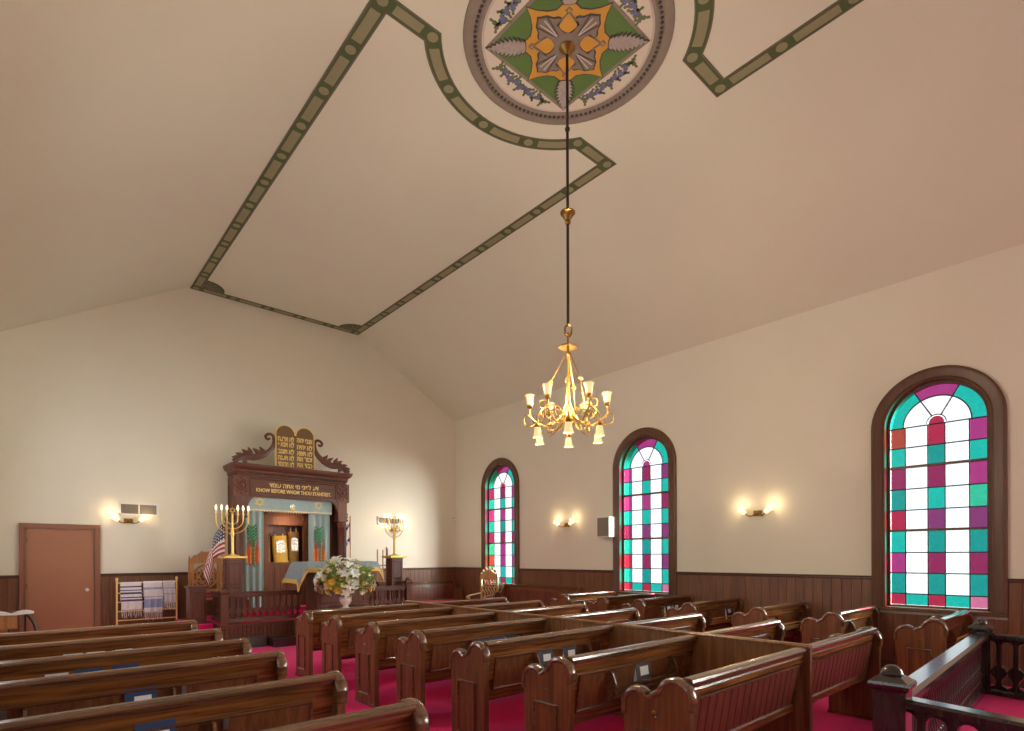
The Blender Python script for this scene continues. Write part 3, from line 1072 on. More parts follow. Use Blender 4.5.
def make_pew(L, ends=(True, True), planked=False, rack=None, cards=(), npan=1, name='pew', kidrack='slat'):
    root = empty(name, (0, 0, 0))
    et = 0.055
    xa, xb = (et if ends[0] else 0), L - (et if ends[1] else 0)
    # back board
    MB().prism([(by(0.92), 0.92), (by(0.42), 0.42), (by(0.42) + 0.024, 0.42), (by(0.92) + 0.024, 0.92)], 'x', xa, xb).build('back_board', M['pew'], root)
    # rounded top rail
    rail = [(-0.020, 0.905), (-0.026, 0.925), (-0.036, 0.932), (-0.040, 0.945), (-0.034, 0.960), (-0.020, 0.968), (0.024, 0.970), (0.038, 0.962), (0.044, 0.946), (0.040, 0.925), (0.028, 0.905)]
    MB().prism(rail, 'x', xa, xb).build('top_rail', M['pewdark'], root)
    MB().prism([(by(0.47) - 0.012, 0.47), (by(0.42) - 0.012, 0.42), (by(0.42), 0.42), (by(0.47), 0.47)], 'x', xa, xb).build('bottom_rail', M['pew'], root)

    def rear(x, z, h):
        return (x, by(z) - h, z)
    if planked:
        MB().prism([(by(0.885) - 0.014, 0.885), (by(0.905) - 0.002, 0.905), (by(0.835), 0.835), (by(0.84) - 0.014, 0.845)], 'x', xa, xb).build('rail_moulding', M['pew'], root)
        n = round((xb - xa - 0.16) / 0.10)
        st = (xb - xa - 0.16) / n
        for i in range(n):
            x0 = xa + 0.08 + i * st
            z0, z1 = 0.485, 0.82
            b = MB()
            b.quadgrid([[(x0 + 0.003, by(z) - 0.001, z), (x0 + 0.003, by(z) - 0.007, z), (x0 + 0.008, by(z) - 0.012, z), (x0 + st - 0.008, by(z) - 0.012, z), (x0 + st - 0.003, by(z) - 0.007, z), (x0 + st - 0.003, by(z) - 0.001, z)] for z in (z0, z1)], closed_u=True, cap=True)
            b.build('back_plank', M['pewboard'], root)
        frame_mb(xa + 0.055, xb - 0.055, 0.475, 0.835, rear, 0.03, 0.02).build('panel_moulding', M['pewdark'], root)
    else:
        w = (xb - xa) / npan
        for i in range(npan):
            frame_mb(xa + i * w + 0.13, xa + (i + 1) * w - 0.13, 0.51, 0.815, rear, 0.022, 0.014).build('panel_moulding', M['pewdark'], root)
            MB().quadgrid([[rear(xa + i * w + 0.15, z, 0.0015), rear(xa + (i + 1) * w - 0.15, z, 0.0015), rear(xa + (i + 1) * w - 0.15, z, 0.0005), rear(xa + i * w + 0.15, z, 0.0005)] for z in (0.53, 0.795)], closed_u=True, cap=True).build('back_panel', M['pewz'], root)
    MB().prism([(0.10, 0.415), (0.40, 0.425), (0.425, 0.435), (0.425, 0.452), (0.40, 0.458), (0.10, 0.445)], 'x', xa, xb).build('seat', M['pew'], root)
    MB().box(xa, xb, 0.36, 0.38, 0.33, 0.42).build('seat_apron', M['pew'], root)
    for s, on in ((0, ends[0]), (1, ends[1])):
        if not on:
            continue
        x0, x1 = (0, et) if s == 0 else (L - et, L)
        ep = MB().prism(end_profile(), 'x', x0, x1).build('end_panel', M['pewz'], root)
        sweep_cap(x0, x1).build('cap_moulding', M['pewdark'], ep)
        xo = x0 if s == 0 else x1
        sg = -1 if s == 0 else 1

        def side(y, z, h):
            return (xo + sg * h, y, z)
        frame_mb(0.075, 0.33, 0.12, 0.60, side, 0.018, 0.014).build('panel_moulding', M['pewdark'], ep)
        MB().ball((xo, 0.19, 0.70), 0.013, 8, 4).build('rosette', M['pewdark'], ep)
        MB().box(x0 - 0.008, x1 + 0.008, -0.06, 0.44, 0.0, 0.03).build('foot', M['pewdark'], ep)
    for (ra, rb, m) in (rack or []):
        rk = MB().prism([(by(0.56) - 0.005, 0.56), (by(0.56) - 0.085, 0.565), (by(0.56) - 0.085, 0.58), (by(0.56), 0.575)], 'x', ra, rb).build('book_rack', m, root)
        for x in (ra - 0.015, rb):
            MB().prism([(by(0.80), 0.80), (by(0.53), 0.53), (by(0.53) - 0.06, 0.545), (by(0.60) - 0.095, 0.60), (by(0.68) - 0.10, 0.70), (by(0.8) - 0.04, 0.785)], 'x', x, x + 0.018).build('rack_bracket', M['pewdark'], rk)
        for z in (0.615, 0.665):
            MB().box(ra, rb, by(0.62) - 0.095, by(0.62) - 0.082, z - 0.012, z + 0.012).build('rack_slat', m, rk)
    for x in cards:
        MB().prism([(by(0.80) - 0.004, 0.80), (by(0.80) - 0.016, 0.795), (by(0.73) - 0.022, 0.735), (by(0.73) - 0.004, 0.73)], 'x', x, x + 0.03).build('card_holder', M['steel'], root)
    return root


ORD = ['first', 'second', 'third', 'fourth', 'fifth', 'sixth', 'seventh']
CY = [7.73, 6.80, 5.81, 4.84, 3.82, 2.82, 1.84]          # middle block, rows from the ark
XM0, XMP, XM1 = 3.0, 4.83, 6.68
LHALF, RHALF = XMP - 0.025 - XM0, XM1 - XMP - 0.025
dark = M['pewdark']
mid_left = make_pew(LHALF, (True, False))
mid_left_rack = make_pew(LHALF, (True, False), rack=[(0.68, 1.42, dark)])
mid_left_rack6 = make_pew(LHALF, (True, False), rack=[(0.55, 1.42, dark)])
mid_right = make_pew(RHALF, (False, True))
used = set()


def place(proto, loc, label, group, cat='pew', rz=0):
    o = proto if proto.name not in used else copy_tree(proto)
    used.add(proto.name)
    o.location = loc
    o.rotation_euler = (0, 0, rz)
    return tag(o, label, cat, group)


GM = 'pews of the middle block'
for i, y in enumerate(CY):
    if i < 6:
        pl = {2: mid_left_rack, 3: mid_left_rack, 4: mid_left_rack, 5: mid_left_rack6}.get(i, mid_left)
        extra = {2: ', two books in its rack', 3: ', three books in its rack', 4: ', two black books in its rack', 5: ', one tall book in its rack'}.get(i, '')
        place(pl, (XM0, y, 0), 'brown pew left of partition, %s row from the ark%s' % (ORD[i], extra), GM)
        place(mid_right, (XMP + 0.025, y, 0), 'brown wooden pew right of the middle partition, %s row from the ark' % ORD[i], GM)
last_l = make_pew(LHALF, (True, False), planked=True)
place(last_l, (XM0, CY[6], 0), 'plank-backed pew with scalloped end left of the partition, row farthest from the ark', GM)
last_r = make_pew(RHALF, (False, True), planked=True)
place(last_r, (XMP + 0.025, CY[6], 0), 'plank-backed pew right of the partition, behind the dark railing newel', GM)
# brass plaque on the last pew's end
for c_ in last_l.children:
    if c_.name.startswith('end_panel'):
        MB().lathe([(0.022, 0), (0.022, 0.006), (0.012, 0.009)], 12).build('number_disc', M['antique'], c_, loc=(-0.001, 0.20, 0.72), rot=(0, R(-90), 0))

# partition
pt = empty('partition_screen', (XMP, CY[6], 0), label='long low wooden partition of upright boards dividing the middle pews', cat='partition')
n = 11
PL = CY[0] + 0.46 - CY[6] - 0.02
for i in range(n):
    s_ = PL / n
    b = MB()
    y0 = 0.0 + i * s_
    b.prism([(-0.018, y0), (0.018, y0), (0.02, y0 + 0.005), (0.02, y0 + s_ - 0.006), (0.018, y0 + s_), (-0.018, y0 + s_), (-0.02, y0 + s_ - 0.006), (-0.02, y0 + 0.005)], 'z', 0.0, 0.965)
    b.build('board', M['partition'], pt)
MB().prism([(-0.034, 0.96), (-0.036, 0.975), (-0.022, 0.99), (0.022, 0.99), (0.036, 0.975), (0.034, 0.96)], 'y', -0.05, PL).build('cap_rail', M['partition'], pt)
MB().box(-0.026, 0.026, -0.055, 0.0, 0, 0.97).build('end_post', M['pewz'], pt)

# left bank
LX0, LX1 = -0.32, 1.57
LYS = [7.50, 6.42, 5.46, 4.55, 3.46, 2.50]
LL = LX1 - LX0
GL_ = 'pews of the left bank'
left_a = make_pew(LL, (True, True), cards=(1.0,))
left_b = make_pew(LL, (True, True), rack=[(0.34, 1.12, dark)], cards=(0.22, 1.18))
extras = ['nearest the tallit rack', '', '', '', '', 'closest to the camera']
for i, y in enumerate(LYS):
    place(left_b if i in (1, 2, 3, 4) else left_a, (LX0, y, 0), 'brown wooden pew of the bank left of the aisle, %s row from the ark' % ORD[i], GL_)

# right bank against the window wall
RX0 = 8.06
RYS = [7.55, 6.56, 5.74, 4.78, 3.66, 2.66, 1.56]
RL = XR - 0.03 - RX0
GR_ = 'pews of the bank under the windows'
right_a = make_pew(RL, (True, True), rack=[(0.56, 1.34, M['rack'])])
for i, y in enumerate(RYS):
    place(right_a, (RX0, y, 0), 'short wooden pew with slatted book rack against the window wall, %s row from the ark' % ORD[i], GR_)


# ------------------------------------------------------------------ books
def make_book(cover, w=0.15, h=0.22, t=0.035):
    r = empty('prayer_book', (0, 0, 0))
    b = MB()
    b.box(0, w, 0, 0.004, 0, h).box(0, w, t - 0.004, t, 0, h).box(w - 0.004, w, 0.004, t - 0.004, 0, h)
    b.build('cover', cover, r)
    MB().box(0.003, w - 0.004, 0.004, t - 0.004, 0.004, h - 0.004).build('pages', M['paper'], r)
    MB().box(0.055, w - 0.03, -0.001, 0.0, h * 0.50, h * 0.78).build('label_plate', M['paper'] if cover is not M['bookpale'] else M['bookblue'], r)
    return r


bk = {'blue': make_book(M['bookblue'], 0.185, 0.24), 'black': make_book(M['bookblack'], 0.185, 0.235, 0.05), 'pale': make_book(M['bookpale'], 0.14, 0.25)}
bk['tall'] = make_book(M['bookblack'], 0.20, 0.27, 0.055)


def book(kind, row_y, x, label, group, z=0.582, lean=-7, rzz=0):
    o = bk[kind] if bk[kind].name not in used else copy_tree(bk[kind])
    used.add(bk[kind].name)
    o.location = (x, row_y + by(0.60) - 0.072, z)
    o.rotation_euler = (R(lean), 0, R(rzz))
    return tag(o, label, 'book', group)


GB = 'prayer books in the pew racks'
book('pale', LYS[1], 0.28, 'pale grey book in the second pew rack of the left bank, toward the wall', GB, z=0.605)
book('pale', LYS[1], 0.445, 'pale grey book in the second pew rack of the left bank, middle one of three', GB, z=0.602)
book('pale', LYS[1], 0.66, 'pale grey book in the second pew rack of the left bank, toward the aisle', GB, z=0.600)
book('pale', LYS[2], 0.13, 'pale grey book beside two navy books in the third pew rack of the left bank', GB, z=0.59)
book('blue', LYS[2], 0.302, 'navy blue book between a pale book and another navy book in a left bank rack', GB, z=0.615)
book('blue', LYS[2], 0.54, 'navy blue book at the aisle end of the three in the left bank rack', GB, z=0.62)
book('blue', LYS[3], 0.52, 'navy blue book with white label alone in the fourth pew rack, left bank', GB, z=0.584)
book('blue', LYS[4], 0.44, 'navy blue book whose top edge shows above the frontmost full pew of the left bank', GB, z=0.61)
for i, (row, xs) in enumerate(((2, (3.83, 4.11)), (3, (3.75, 3.972, 4.182)), (4, (3.72, 4.07)))):
    for j, x in enumerate(xs):
        book('black', CY[row], x, 'black book, %s from the aisle, in pew %s from the ark left of the partition' % (ORD[j], ('three', 'four', 'five')[row - 2]), GB, z=0.588)
book('tall', CY[5], 3.90, 'tall white-edged book leaning in the sixth pew left of the partition', GB, z=0.565, lean=-9)
book('black', RYS[2], 8.80, 'black book in the third short pew rack under the windows, nearer the aisle', GB, z=0.615)
book('black', RYS[2], 9.06, 'black book in the third short pew rack under the windows, nearer the wall', GB, z=0.617)
book('blue', RYS[3], 9.20, 'blue book standing in the fourth short pew rack under the windows', GB, z=0.60)


# ------------------------------------------------------------------ dais, steps
dais = MB()
DZ_ = 0.45
DX_0, DX_1, DY = 2.78, 6.88, 11.40
dais.box(DX_0, DX_1, DY, YE - 0.03, 0, DZ_ - 0.006)
dais.box(4.1, 5.6, 10.70, DY, 0, DZ_ - 0.006)
dais = tag(dais.build('ark_platform', M['arkx']), 'raised dark wooden platform carrying the ark and reading table', 'platform')
nb = int((DX_1 - DX_0) / 0.075)
for i in range(nb):
    x = DX_0 + i * (DX_1 - DX_0) / nb
    if 4.1 < x < 5.55:
        continue
    MB().prism([(x + 0.002, DY), (x + 0.008, DY - 0.012), (x + 0.064, DY - 0.012), (x + 0.071, DY)], 'z', 0.02, DZ_ - 0.05).build('plank', M['arkx'], dais)
MB().box(DX_0 - 0.03, DX_1 + 0.03, DY - 0.04, DY + 0.02, DZ_ - 0.05, DZ_ - 0.001).build('nosing', M['arkx'], dais)
MB().box(DX_0 + 0.02, DX_1 - 0.02, DY + 0.04, YE - 0.05, DZ_ - 0.007, DZ_ - 0.001).build('carpet_top', M['carpet'], dais)
tag(MB().box(3.36, 6.04, 12.38, 12.80, DZ_, DZ_ + 0.16).build('ark_step', M['carpet']), 'crimson carpeted step along the foot of the ark', 'step')
st = tag(MB().box(3.60, 4.09, 10.90, DY - 0.03, 0, 0.16).build('front_step', M['ebonyred']), 'low dark wooden step in front of the ark platform', 'step')
MB().prism([(10.885, 0.135), (10.875, 0.15), (10.885, 0.165), (10.93, 0.165), (10.93, 0.135)], 'x', 3.585, 4.09).build('nosing', M['ebonyred'], st)
tag(MB().box(2.95, 3.56, 11.20, 11.37, 0.0, 0.19).build('foot_box', M['mat']), 'dark grey felt-covered box beside the front step', 'box')
ss = tag(MB().box(2.36, 2.74, 12.05 - 0.35, 13.12, 0, DZ_ - 0.001).build('side_landing', M['carpet']), 'crimson carpeted landing beside the ark platform', 'step')
MB().box(2.36, 2.74, 11.42, 11.70, 0, 0.30).build('tread', M['carpet'], ss)
MB().box(2.36, 2.74, 11.14, 11.42, 0, 0.15).build('tread', M['carpet'], ss)


# ------------------------------------------------------------------ sawn balustrades
def slat_poly(sp, z0, z1, k=0.82):
    """half profile of a flat-sawn baluster: arched slot above, hourglass gap below"""
    h = z1 - z0
    w = sp / 2
    half = [(w, 0.0), (w, 0.05 * h), (w * 0.40, 0.10 * h), (w * 0.30, 0.18 * h), (w * 0.55, 0.24 * h), (w * 0.90, 0.30 * h), (w * 0.97, 0.35 * h), (w * 0.84, 0.41 * h), (w * 0.30, 0.48 * h), (w * 0.28, k * h)]
    half += [(w - 0.72 * w * math.cos(R(a)), k * h + min(0.72 * w, (0.97 - k) * h) * math.sin(R(a))) for a in (22, 45, 68, 90)]
    half += [(w, h)]
    return [(x, z0 + z) for x, z in half] + [(-x, z0 + z) for x, z in reversed(half)]


def balustrade(root, p, q, zb_, zt, sp, m, mr, th=0.025, rail_w=0.09, k=0.82):
    """rails between 2-D points p and q (local to root), with flat-sawn balusters"""
    p, q = Vector((*p, 0)), Vector((*q, 0))
    L = (q - p).length
    d = (q - p) / L
    ang = math.atan2(d.y, d.x)
    z0, z1 = zb_ + 0.05, zt - 0.05

    def put_bar(z, w, h, nm, prof=None):
        pr = [(-w / 2, -h / 2), (w / 2, -h / 2), (w / 2, h * 0.2), (w * 0.38, h / 2), (-w * 0.38, h / 2), (-w / 2, h * 0.2)]
        o = MB().prism(pr, 'x', 0, L).build(nm, mr, root, loc=(p.x, p.y, z), rz=ang)
        return o
    put_bar(zt - 0.02, rail_w, 0.05, 'hand_rail')
    put_bar(zb_ + 0.03, rail_w * 0.8, 0.06, 'base_rail')
    n = max(1, round(L / sp))
    s = L / n
    me = MB().prism(slat_poly(s * 0.995, z0, z1, k), 'y', -th / 2, th / 2).mesh('baluster', m)
    for i in range(n):
        c = p + d * (s * (i + 0.5))
        add_mesh('baluster', me, root, (c.x, c.y, 0), (0, 0, ang))


def newel(root, x, y, z0, z1, w, m, cap=1.45, nm='newel_post', knob=True, rz=0):
    """square post; z1 is the underside of its cap"""
    h = w / 2
    b = MB().box(-h, h, -h, h, z0, z1)
    o = b.build(nm, m, root, loc=(x, y, 0), rz=rz)
    c = h * cap
    b = MB()
    rows = []
    for r_, z in ((h * 1.02, z1 - 0.03), (c * 0.85, z1 - 0.015), (c, z1 + 0.0), (c * 1.04, z1 + 0.02), (c * 0.98, z1 + 0.035), (c * 0.80, z1 + 0.045), (c * 0.62, z1 + 0.06), (c * 0.5, z1 + 0.065)):
        rows.append([(-r_, -r_, z), (r_, -r_, z), (r_, r_, z), (-r_, r_, z)])
    b.quadgrid(rows, closed_u=True, cap=True)
    ca = b.build('post_cap', m, o)
    if knob:
        MB().lathe([(c * 0.55, 0.06), (c * 0.6, 0.075), (c * 0.5, 0.10), (c * 0.25, 0.12), (0.0, 0.125)], 14, z0=z1).build('knob', m, o)
    return o


bl = empty('ark_balustrade', (0, 0, DZ_), label='dark sawn balustrade on the platform left of the reading table', cat='balustrade')
balustrade(bl, (2.93, 11.45), (4.30, 11.45), 0.03, 0.60, 0.113, M['ark'], M['arkx'])
balustrade(bl, (2.86, 12.25), (2.86, 11.50), 0.03, 0.60, 0.113, M['ark'], M['arkx'])
newel(bl, 2.86, 11.45, 0.0, 0.60, 0.13, M['ark'], 1.3, knob=False)
br_ = empty('ark_balustrade', (0, 0, DZ_), label='dark sawn balustrade on the platform right of the flowers', cat='balustrade')
balustrade(br_, (5.62, 11.45), (6.76, 11.45), 0.03, 0.60, 0.113, M['ark'], M['arkx'])
newel(br_, 6.83, 11.45, 0.0, 0.66, 0.13, M['ark'], 1.3)


# pillars and menorahs
def pillar(x, y, label, top=1.74):
    r = empty('pillar_stand', (x, y, DZ_), label=label, cat='pedestal', group='menorah pedestals')
    h = top - DZ_
    b = MB()
    b.box(-0.19, 0.19, -0.19, 0.19, 0, 0.12).box(-0.17, 0.17, -0.17, 0.17, 0.12, 0.18)
    b.build('plinth', M['ark'], r)
    sh = MB().box(-0.145, 0.145, -0.145, 0.145, 0.18, h - 0.05).build('shaft', M['ark'], r)
    for a in range(4):
        def fn(x_, z_, hh, a=a):
            v = Matrix.Rotation(a * PI / 2, 3, 'Z') @ Vector((x_, -0.145 - hh, z_))
            return tuple(v)
        frame_mb(-0.11, 0.11, 0.75, h - 0.12, fn, 0.02, 0.01).build('panel_moulding', M['arkx'], sh)
        frame_mb(-0.11, 0.11, 0.24, 0.70, fn, 0.02, 0.01).build('panel_moulding', M['arkx'], sh)
    rows = []
    for q_, z in ((0.15, h - 0.06), (0.18, h - 0.04), (0.215, h - 0.035), (0.215, h - 0.005), (0.21, h)):
        rows.append([(-q_, -q_, z), (q_, -q_, z), (q_, q_, z), (-q_, q_, z)])
    MB().quadgrid(rows, closed_u=True, cap=True).build('top_slab', M['gold'], r)
    return r


pillar(3.10, 11.78, 'dark panelled pedestal under the menorah in front of the flag')
pillar(6.66, 11.78, 'dark panelled pedestal under the menorah beside the thin poles')


def star_pts(r):
    out = []
    for t0 in (90, -90):
        out.append([(r * math.cos(R(t0 + 120 * k)), r * math.sin(R(t0 + 120 * k))) for k in range(3)])
    return out


def star_mb(r, w, y0=0.0, th=0.008):
    b = MB()
    for tri in star_pts(r):
        for i in range(3):
            p, q_ = tri[i], tri[(i + 1) % 3]
            b.bar((p[0], y0, p[1]), (q_[0], y0, q_[1]), w, th, (0, 1, 0))
    return b


def menorah(x, y, z, rz, label):
    r = empty('menorah', (x, y, z), rz, label, 'menorah', 'menorahs on the pedestals')
    MB().lathe([(0.13, 0), (0.13, 0.012), (0.10, 0.025), (0.05, 0.035), (0.026, 0.06), (0.02, 0.09)], 20).build('base', M['gold'], r)
    MB().lathe([(0.026, 0.06), (0.026, 0.40), (0.034, 0.41), (0.034, 0.50), (0.020, 0.52), (0.018, 0.83)], 14).build('stem', M['gold'], r)
    zt = 0.80
    for k, rad in enumerate((0.095, 0.19, 0.285)):
        pts = [(rad, 0, zt)] + [(rad * math.cos(R(-a)), 0, 0.72 + rad * math.sin(R(-a)) * 0.98) for a in range(0, 181, 10)] + [(-rad, 0, zt)]
        br = MB().tube(pts, 0.0115, 8).build('branch', M['gold'], r)
        for s in (-1, 1):
            cup = MB().lathe([(0.012, 0), (0.024, 0.012), (0.026, 0.03), (0.018, 0.035)], 12, c=(rad * s, 0), z0=zt).build('cup', M['gold'], br)
            MB().lathe([(0.015, 0.03), (0.015, 0.10)], 10, c=(rad * s, 0), z0=zt).build('candle', M['candle'], br)
            MB().lathe([(0.006, 0.10), (0.017, 0.115), (0.020, 0.14), (0.014, 0.17), (0.003, 0.20)], 10, c=(rad * s, 0), z0=zt).build('bulb', M['bulb'], br)
    st_ = star_mb(0.055, 0.010).build('star', M['gold'], r, loc=(0, -0.02, 0.90))
    MB().lathe([(0.02, 0), (0.03, 0.015), (0.02, 0.03)], 12, z0=0.82).build('cup', M['gold'], r)
    MB().tube([(0, 0, 0.83), (0, -0.0, 0.86)], 0.008, 6).build('candle', M['candle'], r)
    for s in (-1, 1):
        w = Matrix.Translation((x, y, z)) @ Matrix.Rotation(rz, 4, 'Z') @ Vector((0.19 * s, 0, 1.08))
        point('menorah_lamp', w, 5.5, WARM, 0.02)
    return r


menorah(3.10, 11.78, 1.74, R(-10), 'gold seven-branched menorah with lit bulbs in front of the flag')
menorah(6.66, 11.78, 1.74, R(12), 'gold seven-branched menorah with lit bulbs on the pedestal by the wall vent')

# ------------------------------------------------------------------ the ark
AY, AX0, AX1 = 12.82, 3.40, 6.02
ACX = (AX0 + AX1) / 2
ark = empty('torah_ark', (ACX, AY, DZ_), label='carved dark wooden torah ark with cornice, columns and open front', cat='ark')
hx = (AX1 - AX0) / 2        # 1.31
dep = YE - 0.03 - AY
zc_ = 3.75 - DZ_            # top of the cornice, local


def lz(z):
    return z - DZ_


b = MB()
for xs_ in (-hx + 0.06, hx - 0.12):
    MB().box(xs_, xs_ + 0.06, 0.05, dep, 0, lz(3.5)).build('side_panel', M['ark'], ark)
for k in range(3):
    def fn(y_, z_, hh):
        return (-hx + 0.06 - hh, y_, z_)
    frame_mb(0.14, dep - 0.08, 0.2 + k * 0.95, 1.0 + k * 0.95, fn, 0.03, 0.016).build('side_moulding', M['ark'], ark)
MB().box(-hx + 0.12, hx - 0.12, dep - 0.05, dep, 0, lz(3.5)).build('back_wall', M['ark'], ark)
MB().box(-hx + 0.08, hx - 0.08, 0.06, dep - 0.02, lz(3.44), lz(3.5)).build('roof', M['ark'], ark)
# cornice
rows = []
for o_, z in ((-0.06, 3.46), (-0.02, 3.49), (-0.02, 3.56), (0.02, 3.575), (0.02, 3.62), (0.06, 3.64), (0.085, 3.68), (0.10, 3.72), (0.10, 3.75), (0.06, 3.755)):
    rows.append([(-hx - o_ + 0.06, -o_, lz(z)), (hx + o_ - 0.06, -o_, lz(z)), (hx + o_ - 0.06, dep, lz(z)), (-hx - o_ + 0.06, dep, lz(z))])
cor = MB().quadgrid(rows, closed_u=True, cap=True).build('cornice', M['arkx'], ark)
dm = MB().box(-0.016, 0.016, -0.022, 0.01, -0.022, 0.022)
d0 = dm.build('dentil', M['arkx'], cor, loc=(-hx + 0.08, -0.005, lz(3.545)))
nd = 44
for i in range(1, nd):
    put(d0, cor, (-hx + 0.08 + (2 * hx - 0.16) * i / (nd - 1), -0.005, lz(3.545)))
for i in range(9):
    put(d0, cor, (-hx + 0.055, 0.05 + (dep - 0.1) * i / 8, lz(3.545)), rz=R(90))
# frieze with lettering
fz = MB().box(-hx + 0.30, hx - 0.30, 0.02, 0.10, lz(3.04), lz(3.48)).build('frieze', M['arkx'], ark)


def ff(x_, z_, hh):
    return (x_, 0.02 - hh, z_)


frame_mb(-hx + 0.32, hx - 0.33, lz(3.07), lz(3.46), ff, 0.03, 0.02).build('frieze_moulding', M['arkx'], fz)
FRX = (-hx + 0.30 + hx - 0.42) / 2


def rtl(s):
    return s[::-1]


text_obj('hebrew_lettering', rtl('דע לפני מי אתה עומד'), 0.14, M['goldpaint'], fz, (FRX + 0.045, 0.012, lz(3.335)), (R(90), 0, 0), 0.006, 1.12, 0.003)
text_obj('english_lettering', 'KNOW BEFORE WHOM THOU STANDEST.', 0.115, M['goldpaint'], fz, (FRX + 0.06, 0.012, lz(3.20)), (R(90), 0, 0), 0.006, 1.70, 0.003)
# columns with capitals and carved consoles above them
for s in (-1, 1):
    x = s * (hx - 0.16)
    cb = MB()
    cb.box(x - 0.14, x + 0.14, 0.0, 0.26, 0, 0.35).box(x - 0.12, x + 0.12, 0.02, 0.24, 0.35, 0.42)
    c_ = cb.build('column', M['ark'], ark)
    MB().lathe([(0.085, 0.42), (0.095, 0.46), (0.078, 0.50), (0.074, 1.2), (0.072, lz(2.42)), (0.09, lz(2.45)), (0.08, lz(2.48)), (0.10, lz(2.52)), (0.10, lz(2.55)), (0.085, lz(2.57))], 16, c=(x, 0.13)).build('shaft', M['ark'], c_)
    for z in (2.58, 2.66, 2.73):
        MB().box(x - 0.125, x + 0.125, 0.01, 0.25, lz(z), lz(z) + 0.05).build('capital', M['ark'], c_)
    MB().box(x - 0.11, x + 0.11, 0.03, 0.23, lz(2.6), lz(3.5)).build('console', M['ark'], c_)
    # carved rosette block level with the frieze
    MB().box(x - 0.15, x + 0.15, -0.005, 0.1, lz(3.04), lz(3.48)).build('corner_block', M['ark'], c_)
    rs = MB().lathe([(0.10, 0), (0.11, 0.015), (0.09, 0.03), (0.07, 0.012), (0.05, 0.012), (0.035, 0.035), (0.0, 0.045)], 18)
    rs.build('rosette', M['ark'], c_, loc=(x, -0.005, lz(3.27)), rot=(R(90), 0, 0))
    for k in range(8):
        a = 2 * PI * k / 8
        MB().ball((x + 0.125 * math.cos(a), -0.008, lz(3.27) + 0.165 * math.sin(a)), 0.026, 8, 4).build('carved_leaf', M['ark'], c_)
    # curved bracket reaching inwards under the frieze
    xi = x - s * 0.12
    pts = [(xi, lz(2.70)), (xi, lz(3.05)), (xi - s * 0.20, lz(3.05))] + [(xi - s * (0.20 - 0.20 * math.sin(R(a))), lz(3.05) - 0.34 * (1 - math.cos(R(a)))) for a in range(15, 91, 15)]
    MB().prism(pts, 'y', 0.04, 0.12).build('bracket', M['ark'], c_)
# valance, fringe and emblems
val = []
nV = 60
xv0, xv1 = -hx + 0.22, hx - 0.40
for z in (3.06, 2.9, 2.76):
    val.append([(xv0 + (xv1 - xv0) * i / nV, 0.115 + 0.006 * math.sin(i * 0.9) * (3.06 - z) * 3, lz(z)) for i in range(nV + 1)])
vl = MB().quadgrid(val + [[(p[0], p[1] + 0.006, p[2]) for p in r_] for r_ in reversed(val)], closed_v=True).build('valance', M['bluecloth'], ark)
MB().box(xv0, xv1, 0.105, 0.125, lz(2.752), lz(2.782)).build('fringe', M['candle'], vl)
for i in range(34):
    MB().ball((xv0 + (xv1 - xv0) * (i + 0.5) / 34, 0.112, lz(2.745)), 0.018, 6, 4).build('tassel', M['candle'], vl)
for x in (3.96, 5.29):
    star_mb(0.105, 0.016, 0.0, 0.008).build('embroidered_star', M['goldpaint'], vl, loc=(x - ACX, 0.108, lz(2.945)))
cr = MB().prism([(-0.05, -0.03), (0.05, -0.03), (0.06, 0.05), (0.03, 0.02), (0.0, 0.07), (-0.03, 0.02), (-0.06, 0.05)], 'y', -0.01, 0.0)
cr.build('embroidered_crown', M['silver'], vl, loc=(4.68 - ACX, 0.108, lz(2.88)))
MB().prism([(-0.05, 0.0), (0.05, 0.0), (0.04, -0.06), (0.0, -0.08), (-0.04, -0.06)], 'y', -0.01, 0.0).build('embroidered_shield', M['mantle'], vl, loc=(4.68 - ACX, 0.108, lz(2.84)))


# side curtains with a branch and flames stitched on them
def curtain(x0, x1, z0, z1, fold, y0):
    def yy(x):
        t_ = (x - x0) / (x1 - x0)
        return y0 + 0.028 * math.sin(t_ * fold * 2 * PI)
    n_ = 48
    f = [[(x0 + (x1 - x0) * i / n_, yy(x0 + (x1 - x0) * i / n_), z) for i in range(n_ + 1)] for z in (z0, (z0 + z1) / 2, z1)]
    bk_ = [[(p[0], p[1] + 0.008, p[2]) for p in r_] for r_ in reversed(f)]
    return MB().quadgrid(f + bk_, closed_v=True), yy


